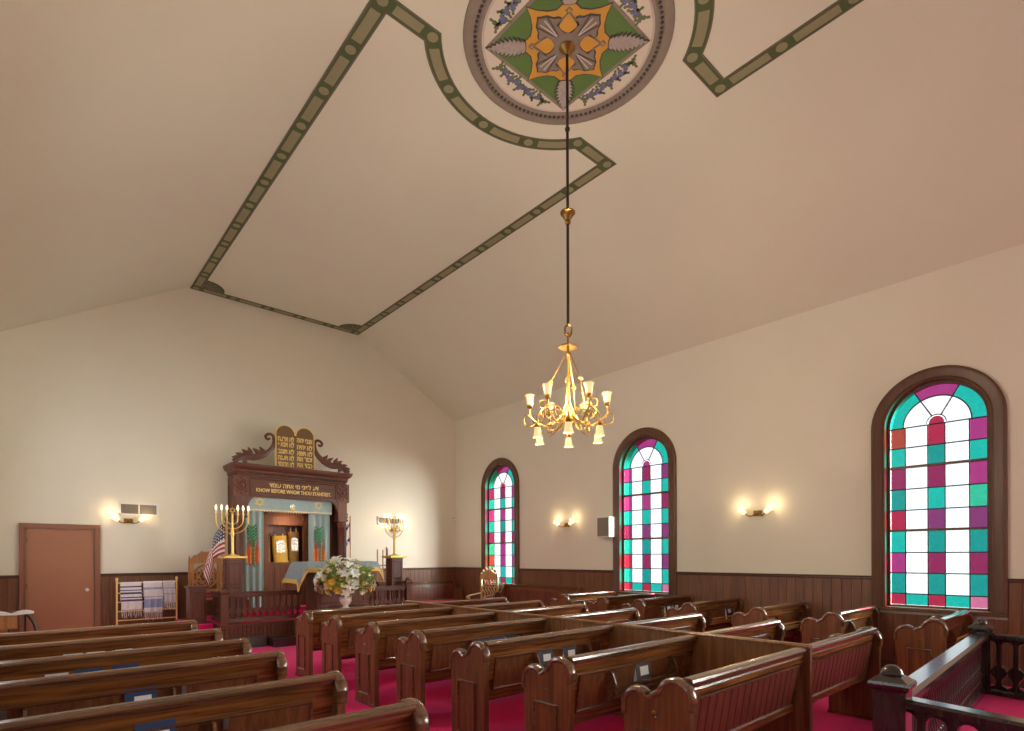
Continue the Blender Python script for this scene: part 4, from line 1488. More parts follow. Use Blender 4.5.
for x0, x1, ph in ((3.60, 4.07, 0), (5.08, 5.60, 1)):
    c_, yy = curtain(x0 - ACX, x1 - ACX, lz(0.60), lz(2.80), 3.5, 0.19)
    cu = c_.build('curtain', M['bluecloth'], ark)
    cx = (x0 + x1) / 2 - ACX - 0.01
    ym = 0.148
    stem_ = MB().tube(spline([(cx + 0.03, ym, lz(1.50)), (cx + 0.01, ym, lz(1.75)), (cx + 0.03, ym, lz(2.0)), (cx - 0.03, ym, lz(2.25)), (cx - 0.03, ym, lz(2.40))], 5), 0.010, 6)
    stem_.build('stitched_branch', M['green'], cu)
    for k in range(11):
        z = lz(1.62 + 0.072 * k)
        for s in (-1, 1):
            a = R(90 - s * (38 + 3 * k % 7))
            lp = [(cx + 0.02 - 0.004 * k + x_ * math.cos(a) - y_ * math.sin(a), z + x_ * math.sin(a) + y_ * math.cos(a)) for x_, y_ in leafpoly(0.14 if k > 5 else 0.075, 0.028 if k > 5 else 0.018, 2)]
            MB().prism(lp, 'y', ym - 0.004, ym + 0.004).build('stitched_leaf', M['green'], cu)
    for k in range(7):
        dx = -0.12 + 0.04 * k
        hgt = 0.34 + 0.20 * (k % 2) + 0.08 * (abs(k - 3) == 1)
        fp = [(cx + dx - 0.02, lz(1.56 + 0.02 * abs(k - 3))), (cx + dx + 0.022, lz(1.56)), (cx + dx + 0.03, lz(1.62 + hgt * 0.4)), (cx + dx * 1.15 + 0.005, lz(1.60) + hgt), (cx + dx - 0.032, lz(1.62 + hgt * 0.35))]
        MB().prism(fp, 'y', ym + 0.002 - 0.002 * (k % 2), ym + 0.012).build('stitched_flame', M['red'] if k % 2 else M['orange'], cu)
# inner cabinet round the scrolls
iy = 0.38
ic = MB()
for (a, e, z0, z1) in ((4.10, 4.235, 0.46, 2.76), (5.03, 5.14, 0.46, 2.76), (4.235, 5.03, 2.46, 2.55), (4.10, 5.14, 2.70, 2.76), (4.235, 5.03, 1.48, 1.60), (4.235, 5.03, 0.46, 0.60)):
    ic.box(a - ACX, e - ACX, iy, iy + 0.06, lz(z0), lz(z1))
ci = ic.build('scroll_cabinet', M['arklit'], ark)
MB().box(4.235 - ACX, 5.03 - ACX, iy + 0.02, iy + 0.05, lz(2.55), lz(2.70)).build('top_panel', M['arklit'], ci)
for k in range(6):
    x = 4.235 - ACX + k * 0.1325
    MB().box(x + 0.003, x + 0.1295, iy + 0.02, iy + 0.05, lz(0.60), lz(1.48)).build('door_plank', M['arklit'], ci)
MB().box(4.2 - ACX, 5.06 - ACX, iy + 0.02, dep - 0.05, lz(1.56), lz(1.595)).build('shelf', M['arklit'], ci)
MB().box(5.14 - ACX, hx - 0.13, iy + 0.03, iy + 0.07, 0, lz(2.9)).build('inner_wall', M['ark'], ark)
MB().box(-hx + 0.13, 4.10 - ACX, iy + 0.03, iy + 0.07, 0, lz(2.9)).build('inner_wall', M['ark'], ark)
MB().box(4.10 - ACX, 5.14 - ACX, iy + 0.0, iy + 0.05, lz(2.76), lz(2.95)).build('inner_wall', M['ark'], ark)


# torah scrolls stand inside the ark: things of their own
def torah(x, y, w, h, mantle, label, tilt=0, dressed=True):
    r = empty('torah_scroll', (x, y, 1.595), 0, label, 'scroll', 'torah scrolls in the ark')
    r.rotation_euler = (0, R(tilt), 0)
    pts = [(-w / 2, 0), (w / 2, 0)]
    rows = []
    for k, z in enumerate((0.0, 0.05, h * 0.5, h * 0.9, h)):
        q_ = w / 2 * (1.06 if k == 0 else 0.98 if k == 2 else 0.94)
        rows.append([(q_ * math.copysign(abs(math.cos(t_)) ** 0.6, math.cos(t_)), 0.075 * math.copysign(abs(math.sin(t_)) ** 0.7, math.sin(t_)), z) for t_ in [2 * PI * i / 20 for i in range(20)]])
    MB().quadgrid(rows, closed_u=True, cap=True).build('mantle', mantle, r)
    for s in (-1, 1):
        MB().lathe([(0.016, h - 0.01), (0.016, h + 0.03), (0.03, h + 0.04), (0.036, h + 0.07), (0.02, h + 0.09), (0.024, h + 0.11), (0.0, h + 0.135)], 12, c=(s * w * 0.26, 0)).build('finial', M['silver'], r)
    if dressed:
        MB().prism([(-w * 0.30, h * 0.38), (w * 0.30, h * 0.38), (w * 0.30, h * 0.72)] + [(w * 0.30 * math.cos(R(a)), h * 0.72 + 0.07 * math.sin(R(a))) for a in range(15, 180, 15)] + [(-w * 0.30, h * 0.72)], 'y', -0.088, -0.074).build('breastplate', M['silver'], r)
        for k in range(4):
            MB().box(-w * 0.22 + 0.02 * (k % 2), w * 0.22, -0.093, -0.087, h * (0.44 + 0.085 * k), h * (0.44 + 0.085 * k) + 0.02).build('engraved_line', M['goldpaint'], r)
    return r


torah(4.54, 13.29, 0.34, 0.62, M['mantle'], 'gold-mantled torah scroll with silver breastplate, frontmost in the ark', -4)
torah(4.86, 13.38, 0.26, 0.72, M['mantledark'], 'dark bronze torah scroll on the side of the ark nearest the flowers', 0, True)
torah(4.285, 13.40, 0.10, 0.56, M['mantledark'], 'narrow dark bronze torah scroll behind the gold mantled one', 0, False)
point('ark_fill', (4.60, 12.99, 2.52), 5, WARM, 0.03)  # added fill that brightens the scrolls, not a fitting of the ark

# tablets of the law on the cornice
tb = empty('tablets_of_the_law', (4.73, AY + 0.05, 3.755), label='twin round-topped brown tablets with gold hebrew lines on top of the ark', cat='tablets')


def tabs(o_, z0=0.0):
    w = 0.222
    pts = [(-2 * w - o_, z0 - o_ * 0), (2 * w + o_, z0)]
    pts += [(w + (w + o_) * math.cos(R(a)), 0.75 + (w + o_) * math.sin(R(a))) for a in range(0, 181, 12) if math.cos(R(a)) * (w + o_) + w > 0.0]
    pts += [(-w + (w + o_) * math.cos(R(a)), 0.75 + (w + o_) * math.sin(R(a))) for a in range(0, 181, 12) if math.cos(R(a)) * (w + o_) - w < 0.0]
    return pts


MB().prism(tabs(0.0), 'y', 0, 0.06).build('gold_rim', M['goldpaint'], tb)
w = 0.222


def tabface():
    e_ = 0.022
    pts = [(-2 * w + e_, e_), (2 * w - e_, e_)]
    pts += [(w + (w - e_) * math.cos(R(a)), 0.75 + (w - e_) * math.sin(R(a))) for a in range(0, 181, 12)]
    pts += [(-w + (w - e_) * math.cos(R(a)), 0.75 + (w - e_) * math.sin(R(a))) for a in range(0, 181, 12)]
    return pts


MB().prism(tabface(), 'y', -0.004, 0.0).build('tablet_face', M['tabface'], tb)
LR = ['אנכי יהוה', 'לא יהיה', 'לא תשא', 'זכור את', 'כבד את']
LLt = ['לא תרצח', 'לא תנאף', 'לא תגנב', 'לא תענה', 'לא תחמד']
for i in range(5):
    z = 0.655 - 0.142 * i
    for s, tx in ((1, LR[i]), (-1, LLt[i])):
        text_obj('hebrew_line', rtl(tx), 0.15, M['goldpaint'], tb, (s * 0.212, -0.006, z), (R(90), 0, 0), 0.004, 0.36, 0.006)
# carved foliate scrolls beside the tablets
for s in (-1, 1):
    sc_ = empty('cornice_scroll', (4.73, AY + 0.09, 3.755), label='carved leaf scroll on the ark cornice, %s side of the tablets' % ('left' if s < 0 else 'right'), cat='carving', group='carved scrolls beside the tablets')
    sc_.scale = (1.04, 1.0, 1.03)
    cen = spline([(0.44, 0.62), (0.45, 0.50), (0.52, 0.36), (0.68, 0.22), (0.86, 0.16), (1.02, 0.17), (1.14, 0.12), (1.26, 0.03)], 5)
    wd = [0.03, 0.035, 0.045, 0.06, 0.07, 0.07, 0.06, 0.05]
    b = MB()
    rows = []
    for i, p in enumerate(cen):
        d = (cen[min(i + 1, len(cen) - 1)] - cen[max(i - 1, 0)]).normalized()
        n_ = Vector((-d.y, d.x))
        k = i / (len(cen) - 1) * 7
        hw = wd[int(k)] + (wd[min(7, int(k) + 1)] - wd[int(k)]) * (k % 1)
        rows.append([(s * (p.x + n_.x * hw), -0.03, p.y + n_.y * hw), (s * (p.x + n_.x * hw * 0.2), -0.05, p.y + n_.y * hw * 0.2), (s * (p.x - n_.x * hw), -0.03, p.y - n_.y * hw), (s * (p.x - n_.x * hw), 0.03, p.y - n_.y * hw), (s * (p.x + n_.x * hw), 0.03, p.y + n_.y * hw)])
    b.quadgrid(rows, closed_u=True, cap=True)
    b.build('stalk', M['ark'], sc_)
    hook_ = spline([(0.45, 0, 0.58), (0.47, 0, 0.68), (0.56, 0, 0.70), (0.62, 0, 0.64), (0.58, 0, 0.58), (0.53, 0, 0.61)], 5)
    MB().tube([(s * p.x, 0, p.z) for p in hook_], [0.035 - 0.012 * i / len(hook_) for i in range(len(hook_))], 8).build('volute', M['ark'], sc_)
    for (x0, z0, x1, z1) in ((0.66, 0.25, 0.75, 0.40), (0.74, 0.22, 0.88, 0.35), (0.92, 0.20, 0.98, 0.36), (0.98, 0.19, 1.10, 0.30), (1.10, 0.15, 1.22, 0.21), (1.16, 0.10, 1.30, 0.12), (1.05, 0.10, 1.0, 0.02), (1.2, 0.05, 1.25, 0.0)):
        p, q_ = Vector((x0, z0)), Vector((x1, z1))
        d = (q_ - p).normalized()
        n_ = Vector((-d.y, d.x)) * 0.055
        m_ = p + (q_ - p) * 0.45
        pts = [p + n_ * 0.7, m_ + n_, q_, m_ - n_ * 0.5, p - n_ * 0.7]
        MB().prism([(s * v.x, v.y) for v in pts], 'y', -0.04, 0.02).build('carved_leaf', M['ark'], sc_)

# ------------------------------------------------------------------ reading table with its cloth
rt = empty('reading_table', (4.86, 11.02, DZ_), label='dark panelled reading table in front of the ark', cat='lectern')
MB().box(-0.50, 0.56, -0.28, 0.30, 0.0, 1.12).build('body', M['ark'], rt)


def rf(x_, z_, hh):
    return (x_, -0.28 - hh, z_)


frame_mb(-0.44, 0.02, 0.34, 1.05, rf, 0.035, 0.02).build('panel_moulding', M['arkx'], rt)
frame_mb(0.04, 0.50, 0.34, 1.05, rf, 0.035, 0.02).build('panel_moulding', M['arkx'], rt)
for k in range(20):
    MB().box(-0.48 + k * 0.052, -0.452 + k * 0.052, -0.305, -0.28, 0.24, 0.29).build('dentil', M['arkx'], rt)
MB().box(-0.54, 0.60, -0.31, 0.33, 0.0, 0.18).build('plinth', M['arkx'], rt)
MB().box(-0.72, 0.74, -0.34, 0.36, 1.12, 1.165).build('table_top', M['arkx'], rt)
# the cloth lies on the table: a thing of its own
cx0, cx1, cy0, cy1 = -0.74, 0.76, -0.36, 0.38
zt_ = 0.03


def drape(u, v):
    """u, v in metres over the table plane; beyond its edge the cloth hangs"""
    x, y, z = u, v, zt_ + 0.004 * math.sin(u * 9) * math.cos(v * 7)
    dx = max(cx0 - u, 0) + max(u - cx1, 0)
    dy = max(cy0 - v, 0) + max(v - cy1, 0)
    sx = -1 if u < cx0 else 1
    sy = -1 if v < cy0 else 1
    if dx > 0:
        x = (cx0 if sx < 0 else cx1) + sx * (0.02 + dx * 0.38)
        z -= dx * 0.86
    if dy > 0:
        y = (cy0 if sy < 0 else cy1) + sy * (0.02 + dy * 0.25 + 0.012 * math.sin(u * 14))
        z -= dy * 0.93
    return (x, y, z)


us = [cx0 - 0.42 + i * 0.42 / 8 for i in range(8)] + [cx0 + (cx1 - cx0) * i / 24 for i in range(25)] + [cx1 + 0.20 * (i + 1) / 4 for i in range(4)]
vs_ = [cy0 - 0.16 + i * 0.16 / 5 for i in range(5)] + [cy0 + (cy1 - cy0) * i / 12 for i in range(13)] + [cy1 + 0.12 * (i + 1) / 3 for i in range(3)]
g = [[drape(u, v) for u in us] for v in vs_]
cl = MB().quadgrid(g)
cloth = cl.build('table_cover', M['tablecloth'], loc=(4.86, 11.02, DZ_ + 1.145))
sm = cloth.modifiers.new('solid', 'SOLIDIFY')
sm.thickness = 0.006
tag(cloth, 'slate blue cloth with gold fringe draped over the reading table', 'cloth')
hem = [drape(us[0] + 0.0, v) for v in vs_]
hemf = [drape(u, vs_[0]) for u in us]
hemr = [drape(us[-1], v) for v in vs_]
fg = MB()
for line, (ox, oy) in ((hem, (-0.012, 0)), (hemf, (0, -0.012)), (hemr, (0.012, 0))):
    rows = [[(p[0] + ox, p[1] + oy, p[2] + 0.028), (p[0] + ox * 1.6, p[1] + oy * 1.6, p[2] - 0.052), (p[0] - ox * 0.3, p[1] - oy * 0.3, p[2] - 0.052), (p[0] - ox * 0.3, p[1] - oy * 0.3, p[2] + 0.028)] for p in line]
    fg.quadgrid(rows, closed_u=True, cap=True)
fg.build('fringe', M['fringe'], cloth)

# ------------------------------------------------------------------ flowers on a stand
FXY = (4.62, 10.02)
tag(MB().lathe([(0.17, 0), (0.17, 0.03), (0.10, 0.06), (0.06, 0.12), (0.05, 0.4), (0.06, 0.66), (0.14, 0.70), (0.16, 0.72), (0.16, 0.74), (0, 0.74)], 20).build('plant_stand', M['ark'], loc=(FXY[0], FXY[1], 0)), 'dark turned stand under the flower vase', 'stand')
fl = empty('flower_arrangement', (FXY[0], FXY[1], 0.74), label='large bouquet of white lilies and yellow roses in a cream footed vase', cat='flowers')
MB().lathe([(0.09, 0), (0.095, 0.012), (0.05, 0.03), (0.04, 0.05), (0.09, 0.10), (0.115, 0.15), (0.11, 0.19), (0.13, 0.215), (0.12, 0.215), (0.10, 0.18), (0, 0.17)], 22).build('vase', M['vase'], fl)


def petal(l, w, cup, up):
    rows = []
    for i in range(5):
        t_ = i / 4
        wd_ = w * math.sin(PI * (0.12 + 0.86 * t_)) + 0.002
        z = up * math.sin(t_ * PI * 0.55) * l
        x = l * t_
        rows.append([(x, -wd_, z + cup * wd_), (x, 0, z), (x, wd_, z + cup * wd_)])
    return rows


def lily_mb():
    b = MB()
    for k in range(6):
        s0 = len(b.v)
        b.quadgrid(petal(0.085, 0.024, 0.5, 0.35 if k % 2 else 0.5))
        b.xform(Matrix.Rotation(k * PI / 3, 4, 'Z'), s0)
    return b


def rose_mb():
    b = MB()
    for j, (n_, r_, tl) in enumerate(((3, 0.03, 75), (5, 0.042, 52), (5, 0.05, 30))):
        for k in range(n_):
            s0 = len(b.v)
            b.quadgrid(petal(r_ * 1.25, r_ * 0.75, 0.7, 0.2))
            b.xform(Matrix.Rotation(2 * PI * (k + 0.3 * j) / n_, 4, 'Z') @ Matrix.Rotation(R(-tl), 4, 'Y'), s0)
    return b


def leaf_mb(l=0.15, w=0.03):
    return MB().quadgrid(petal(l, w, 0.5, 0.12))


lily_me, rose_me, leaf_me = lily_mb().mesh('lily_blossom', M['lily']), rose_mb().mesh('rose_blossom', M['rose']), leaf_mb().mesh('leaf', M['leaf'])
cream_me = rose_mb().mesh('cream_blossom', M['cream'])
rnd = random.Random(4)
stems = MB()
nF = 84
for i in range(nF):
    gz = 1 - 1.45 * (i + 0.5) / nF
    th = i * 2.399963
    rr_ = math.sqrt(max(0, 1 - gz * gz))
    d = Vector((rr_ * math.cos(th), rr_ * math.sin(th), gz))
    k = 0.62 + 0.50 * rnd.random()
    p = Vector((0, 0, 0.50)) + Vector((d.x * 0.48, d.y * 0.38, d.z * 0.40)) * k
    if d.z < -0.2 and math.hypot(p.x, p.y) < 0.2:
        continue
    me, nm, sc0 = ((lily_me, 'lily_blossom', 1.15), (rose_me, 'rose_blossom', 1.1), (cream_me, 'cream_blossom', 1.1), (lily_me, 'lily_blossom', 0.95), (rose_me, 'rose_blossom', 0.85))[(0, 1, 1, 2, 3, 0, 4, 1, 2)[rnd.randrange(9)]]
    o = add_mesh(nm, me, fl, p)
    q_ = d.to_track_quat('Z', 'Y')
    o.rotation_euler = (q_ @ Matrix.Rotation(rnd.random() * 6, 3, 'Z').to_quaternion()).to_euler()
    o.scale = [sc0 * (1.05 + 0.4 * rnd.random())] * 3
    stems.tube([(0.03 * math.cos(th), 0.03 * math.sin(th), 0.19), tuple(p * 0.6 + Vector((0, 0, 0.14))), tuple(p)], 0.004, 5)
for i in range(240):
    th = rnd.random() * 2 * PI
    gz = rnd.uniform(-0.65, 0.95)
    rr_ = math.sqrt(1 - gz * gz)
    k = rnd.uniform(0.55, 1.12)
    p = Vector((0, 0, 0.48)) + Vector((rr_ * math.cos(th) * 0.48, rr_ * math.sin(th) * 0.40, gz * 0.38)) * k
    if gz < -0.3 and math.hypot(p.x, p.y) < 0.12:
        continue
    o = add_mesh('leaf', leaf_me, fl, p)
    o.rotation_euler = (rnd.uniform(-1, 1), rnd.uniform(-1.0, 0.4), th + rnd.uniform(-0.8, 0.8))
    o.scale = [rnd.uniform(0.7, 1.3)] * 3
tag(stems.build('stems', M['leaf'], fl), kind='stuff')


# ------------------------------------------------------------------ throne chairs
def throne(loc, rz, label, m, name='throne_chair', h=1.30, star=True):
    r = empty(name, loc, rz, label, 'chair')
    w = 0.29
    for s in (-1, 1):
        MB().prism([(s * w - 0.03, 0), (s * w + 0.03, 0), (s * w + 0.026, h - 0.08), (s * w, h + 0.02), (s * w - 0.026, h - 0.08)], 'y', 0.22, 0.27).build('back_post', m, r)
        MB().lathe([(0.03, 0), (0.025, 0.05), (0.035, 0.2), (0.028, 0.40), (0.035, 0.43), (0.022, 0.5), (0.03, 0.62), (0.02, 0.66)], 10, c=(s * w, -0.24)).build('front_leg', m, r)
        ap = spline([(s * w, 0.22, 0.72), (s * (w + 0.01), 0.0, 0.70), (s * (w + 0.02), -0.20, 0.68), (s * (w + 0.02), -0.30, 0.65), (s * (w + 0.02), -0.29, 0.60)], 5)
        MB().tube(ap, [0.024 + 0.008 * (i > 14) for i in range(len(ap))], 8).build('arm', m, r)
    MB().box(-w, w, -0.27, 0.24, 0.40, 0.45).build('seat', m, r)
    MB().box(-w + 0.02, w - 0.02, -0.25, 0.21, 0.45, 0.49).build('seat_cushion', M['cushion'], r)
    MB().box(-w, w, 0.23, 0.26, 0.52, 0.60).build('lower_rail', m, r)
    crest = [(-w, h - 0.16), (w, h - 0.16), (w, h - 0.08)] + [(w * (1 - 2 * k / 16), h - 0.08 + 0.17 * math.sin(PI * k / 16) + 0.03 * (k % 4 == 2)) for k in range(1, 16)] + [(-w, h - 0.08)]
    MB().prism(crest, 'y', 0.22, 0.27).build('crest_rail', m, r)
    zc2 = (h - 0.16 + 0.60) / 2
    if star:
        MB().tube([(0.22 * math.cos(a), 0.245, zc2 + 0.24 * math.sin(a)) for a in [2 * PI * k / 28 for k in range(28)]], 0.022, 6, closed=True).build('ring', m, r)
        star_mb(0.21, 0.03, 0.245, 0.03).build('star', m, r, loc=(0, 0, zc2))
        for k in range(6):
            a = 2 * PI * k / 6
            MB().ball((0.155 * math.cos(a), 0.245, zc2 + 0.155 * math.sin(a)), 0.03, 8, 5).build('rosette', m, r)
        MB().ball((0, 0.245, zc2), 0.055, 10, 6).build('rosette', m, r)
        for s in (-1, 1):
            MB().box(s * 0.235 - 0.025, s * 0.235 + 0.025, 0.235, 0.255, 0.60, h - 0.16).build('slat', m, r)
    else:
        for k in range(5):
            x = -0.2 + 0.1 * k
            MB().tube(spline([(x, 0.245, 0.60), (x + 0.05, 0.245, 0.72), (x - 0.05, 0.245, 0.86), (x + 0.05, 0.245, 1.0), (x, 0.245, h - 0.14)], 5), 0.018, 6).build('carved_scroll', m, r)
        for k in range(7):
            a = PI * k / 6
            MB().ball((0.26 * math.cos(a), 0.245, h - 0.02 + 0.17 * math.sin(a)), 0.04, 8, 5).build('carved_leaf', m, r)
    return r


throne((2.86, 12.84, DZ_), R(-12), 'orange oak armchair with a six-pointed star carved in its back', M['oak'])
throne((9.22, 11.60, 0), R(-80), 'gilded carved armchair below the farthest stained glass window', M['giltwood'], h=1.26, star=False)

# dark cabinet beside the landing
cb = tag(MB().box(-0.14, 0.14, -0.16, 0.16, 0, 0.68).build('side_cabinet', M['ark'], loc=(2.52, 12.05, DZ_)), 'small dark wooden cabinet on the landing beside the star-backed chair', 'cabinet')
MB().box(-0.17, 0.17, -0.19, 0.19, 0.68, 0.72).build('cabinet_top', M['arkx'], cb)


def cf(x_, z_, hh):
    return (x_, -0.16 - hh, z_)


frame_mb(-0.11, 0.11, 0.08, 0.62, cf, 0.025, 0.012).build('door_panel', M['arkx'], cb)


# ------------------------------------------------------------------ flags
def flag_material():
    m, nt, b_ = new_mat('striped_flag_cloth')
    uv = nt.nodes.new('ShaderNodeUVMap')
    sp = nt.nodes.new('ShaderNodeSeparateXYZ')
    nt.links.new(uv.outputs[0], sp.inputs[0])

    def mth(op, a, bb):
        n_ = nt.nodes.new('ShaderNodeMath')
        n_.operation = op
        for i, v in enumerate((a, bb)):
            if isinstance(v, (int, float)):
                n_.inputs[i].default_value = v
            elif v is not None:
                nt.links.new(v, n_.inputs[i])
        return n_.outputs[0]
    st_ = mth('LESS_THAN', mth('MODULO', mth('MULTIPLY', sp.outputs[1], 13.0), 2.0), 1.0)
    m1 = nt.nodes.new('ShaderNodeMix')
    m1.data_type = 'RGBA'
    nt.links.new(st_, m1.inputs[0])
    m1.inputs[6].default_value = (0.75, 0.72, 0.70, 1)
    m1.inputs[7].default_value = (0.42, 0.02, 0.03, 1)
    can = mth('MULTIPLY', mth('LESS_THAN', sp.outputs[0], 0.42), mth('GREATER_THAN', sp.outputs[1], 0.4615))
    # star field: round dots on a staggered grid
    fx, fy = mth('MULTIPLY', sp.outputs[0], 14.3), mth('MULTIPLY', sp.outputs[1], 9.3)
    dx = mth('SUBTRACT', mth('FRACT', fx, None), 0.5)
    dy = mth('SUBTRACT', mth('FRACT', fy, None), 0.5)
    dot = mth('LESS_THAN', mth('ADD', mth('MULTIPLY', dx, dx), mth('MULTIPLY', dy, dy)), 0.075)
    m2 = nt.nodes.new('ShaderNodeMix')
    m2.data_type = 'RGBA'
    nt.links.new(dot, m2.inputs[0])
    m2.inputs[6].default_value = (0.018, 0.022, 0.09, 1)
    m2.inputs[7].default_value = (0.78, 0.78, 0.78, 1)
    m3 = nt.nodes.new('ShaderNodeMix')
    m3.data_type = 'RGBA'
    nt.links.new(can, m3.inputs[0])
    nt.links.new(m1.outputs[2], m3.inputs[6])
    nt.links.new(m2.outputs[2], m3.inputs[7])
    nt.links.new(m3.outputs[2], b_.inputs['Base Color'])
    b_.inputs['Roughness'].default_value = 0.7
    return m


def band_material(name, bands, base):
    """cloth with bands across v: [(v0, v1, colour)]"""
    m, nt, b_ = new_mat(name)
    uv = nt.nodes.new('ShaderNodeUVMap')
    sp = nt.nodes.new('ShaderNodeSeparateXYZ')
    nt.links.new(uv.outputs[0], sp.inputs[0])
    cr = nt.nodes.new('ShaderNodeValToRGB')
    cr.color_ramp.interpolation = 'CONSTANT'
    el = cr.color_ramp.elements
    el[0].position, el[0].color = 0.0, (*base, 1)
    el[1].position, el[1].color = bands[0][0], (*bands[0][2], 1)
    e_ = el.new(bands[0][1])
    e_.color = (*base, 1)
    for v0, v1, c in bands[1:]:
        e_ = el.new(v0)
        e_.color = (*c, 1)
        e_ = el.new(v1)
        e_.color = (*base, 1)
    nt.links.new(sp.outputs[1], cr.inputs[0])
    nt.links.new(cr.outputs[0], b_.inputs['Base Color'])
    b_.inputs['Roughness'].default_value = 0.75
    return m


def hung_flag(root, m, x0, z0, hoist, fly, drop, folds, width):
    """limp flag: hoist edge down the pole, the fly falls beside it in folds"""
    b_ = MB()
    nu, nv = 26, 14
    uvs = []
    rows = []
    for j in range(nv + 1):
        v = j / nv
        row = []
        for i in range(nu + 1):
            u = i / nu
            x = x0 - width * math.sin(u * 2.25) * (0.62 + 0.38 * (1 - v))
            z = z0 - hoist * (1 - v) * (1 - 0.35 * u) - drop * u ** 1.3
            y = 0.055 * math.sin(u * folds * 2 * PI + v * 1.2) * (0.3 + u)
            row.append((x, y, z))
            uvs.append((u, v))
        rows.append(row)
    b_.quadgrid(rows)
    b_.uv = uvs
    o = b_.build('flag_cloth', m, root)
    s_ = o.modifiers.new('solid', 'SOLIDIFY')
    s_.thickness = 0.004
    return o


usf = empty('striped_flag', (3.20, 12.68, DZ_), label='red and white striped flag with starry blue corner hanging beside the ark', cat='flag')
MB().tube([(0, 0, 0.0), (0, 0, 2.02)], 0.014, 8).build('pole', M['oak'], usf)
MB().lathe([(0.13, 0), (0.13, 0.02), (0.04, 0.05), (0.02, 0.09)], 16).build('base', M['brass'], usf)
MB().lathe([(0.012, 2.02), (0.03, 2.06), (0.0, 2.15)], 10).build('finial', M['brass'], usf)
hung_flag(usf, flag_material(), -0.01, 2.0, 0.66, 1.0, 0.92, 2.0, 0.40)
blue = (0.04, 0.10, 0.42)
ilf = empty('blue_white_flag', (6.17, 13.10, DZ_), label='white flag with blue stripes behind the far column of the ark', cat='flag')
MB().tube([(0, 0, 0.0), (0, 0, 2.3)], 0.013, 8).build('pole', M['oak'], ilf)
MB().lathe([(0.12, 0), (0.12, 0.02), (0.04, 0.05), (0.02, 0.09)], 16).build('base', M['brass'], ilf)
hung_flag(ilf, band_material('blue_white_cloth', [(0.12, 0.26, blue), (0.74, 0.88, blue)], (0.80, 0.80, 0.80)), 0.0, 2.2, 0.62, 1.0, 0.55, 2.5, 0.20)

# ------------------------------------------------------------------ tall thin poles of a rack beside the right pedestal
pr_ = empty('pole_rack', (6.72, 12.55, DZ_), label='wooden rack of four thin upright poles beside the far pedestal', cat='rack')
MB().box(-0.16, 0.26, -0.16, 0.16, 0.60, 0.66).build('tray', M['arklit'], pr_)
MB().box(-0.12, 0.22, -0.12, 0.12, 0.0, 0.60).build('base', M['ark'], pr_)
for x, y, h in ((-0.12, -0.05, 1.45), (0.03, -0.05, 1.44), (0.15, -0.06, 1.48), (0.2, 0.08, 1.52)):
    MB().tube([(x, y, 0.66), (x, y, h)], 0.016, 8).build('pole', M['oak'], pr_)
MB().tube([(-0.13, -0.055, 1.06), (0.17, -0.055, 1.06)], 0.011, 6).build('cross_bar', M['darkmetal'], pr_)

# ------------------------------------------------------------------ tallit rack with shawls
tr = empty('shawl_rack', (1.91, 13.30, 0), label='brass-coloured standing rack beside the door hung with prayer shawls', cat='rack')
for s in (-1, 1):
    MB().lathe([(0.016, 0.02), (0.016, 1.25), (0.026, 1.26), (0.02, 1.275), (0.028, 1.30), (0.012, 1.325), (0, 1.33)], 10, c=(0.51 * s, 0)).build('post', M['goldpaint'], tr)
    MB().bar((0.51 * s, -0.17, 0.02), (0.51 * s, 0.17, 0.02), 0.04, 0.04).build('foot', M['goldpaint'], tr)
for z in (1.22, 1.02, 0.84, 0.66, 0.48, 0.25):
    MB().tube([(-0.51, 0, z), (0.51, 0, z)], 0.012, 8).build('rail', M['goldpaint'], tr)


def shawl(x0, x1, front, back, m, label, seed):
    r_ = random.Random(seed)
    b_ = MB()
    uvs, rows = [], []
    nu, nv = 18, 24
    ph = r_.random() * 6
    tot = front + back + 0.06
    for j in range(nv + 1):
        s = tot * j / nv
        row = []
        for i in range(nu + 1):
            u = i / nu
            x = x0 + (x1 - x0) * u
            fold = 0.012 * math.sin(u * 16 + ph) + 0.008 * math.sin(u * 37 + ph)
            if s < front:
                p = (x + 0.01 * math.sin(s * 8 + ph), -0.024 - 0.012 + fold * (1 - s / front), 1.22 - (front - s))
            elif s < front + 0.06:
                a = (s - front) / 0.06 * PI
                p = (x, -0.024 * math.cos(a), 1.222 + 0.022 * math.sin(a))
            else:
                p = (x, 0.024 + 0.008 + abs(fold), 1.22 - (s - front - 0.06))
            row.append(p)
            uvs.append((u, s / tot))
        rows.append(row)
    b_.quadgrid(rows)
    b_.uv = uvs
    o = b_.build('prayer_shawl', m, loc=(1.91, 13.30, 0))
    md = o.modifiers.new('solid', 'SOLIDIFY')
    md.thickness = 0.004
    tag(o, label, 'shawl', 'prayer shawls on the rack')
    f_ = MB()
    for i in range(22):
        x = x0 + (x1 - x0) * (i + 0.5) / 22
        z = 1.22 - front
        f_.tube([(x, -0.036, z + 0.01), (x + r_.uniform(-.01, .01), -0.04, z - 0.06), (x + r_.uniform(-.015, .015), -0.04, z - r_.uniform(0.10, 0.17))], 0.004, 4)
    tag(f_.build('fringe', M['lily'], o), kind='stuff')
    return o


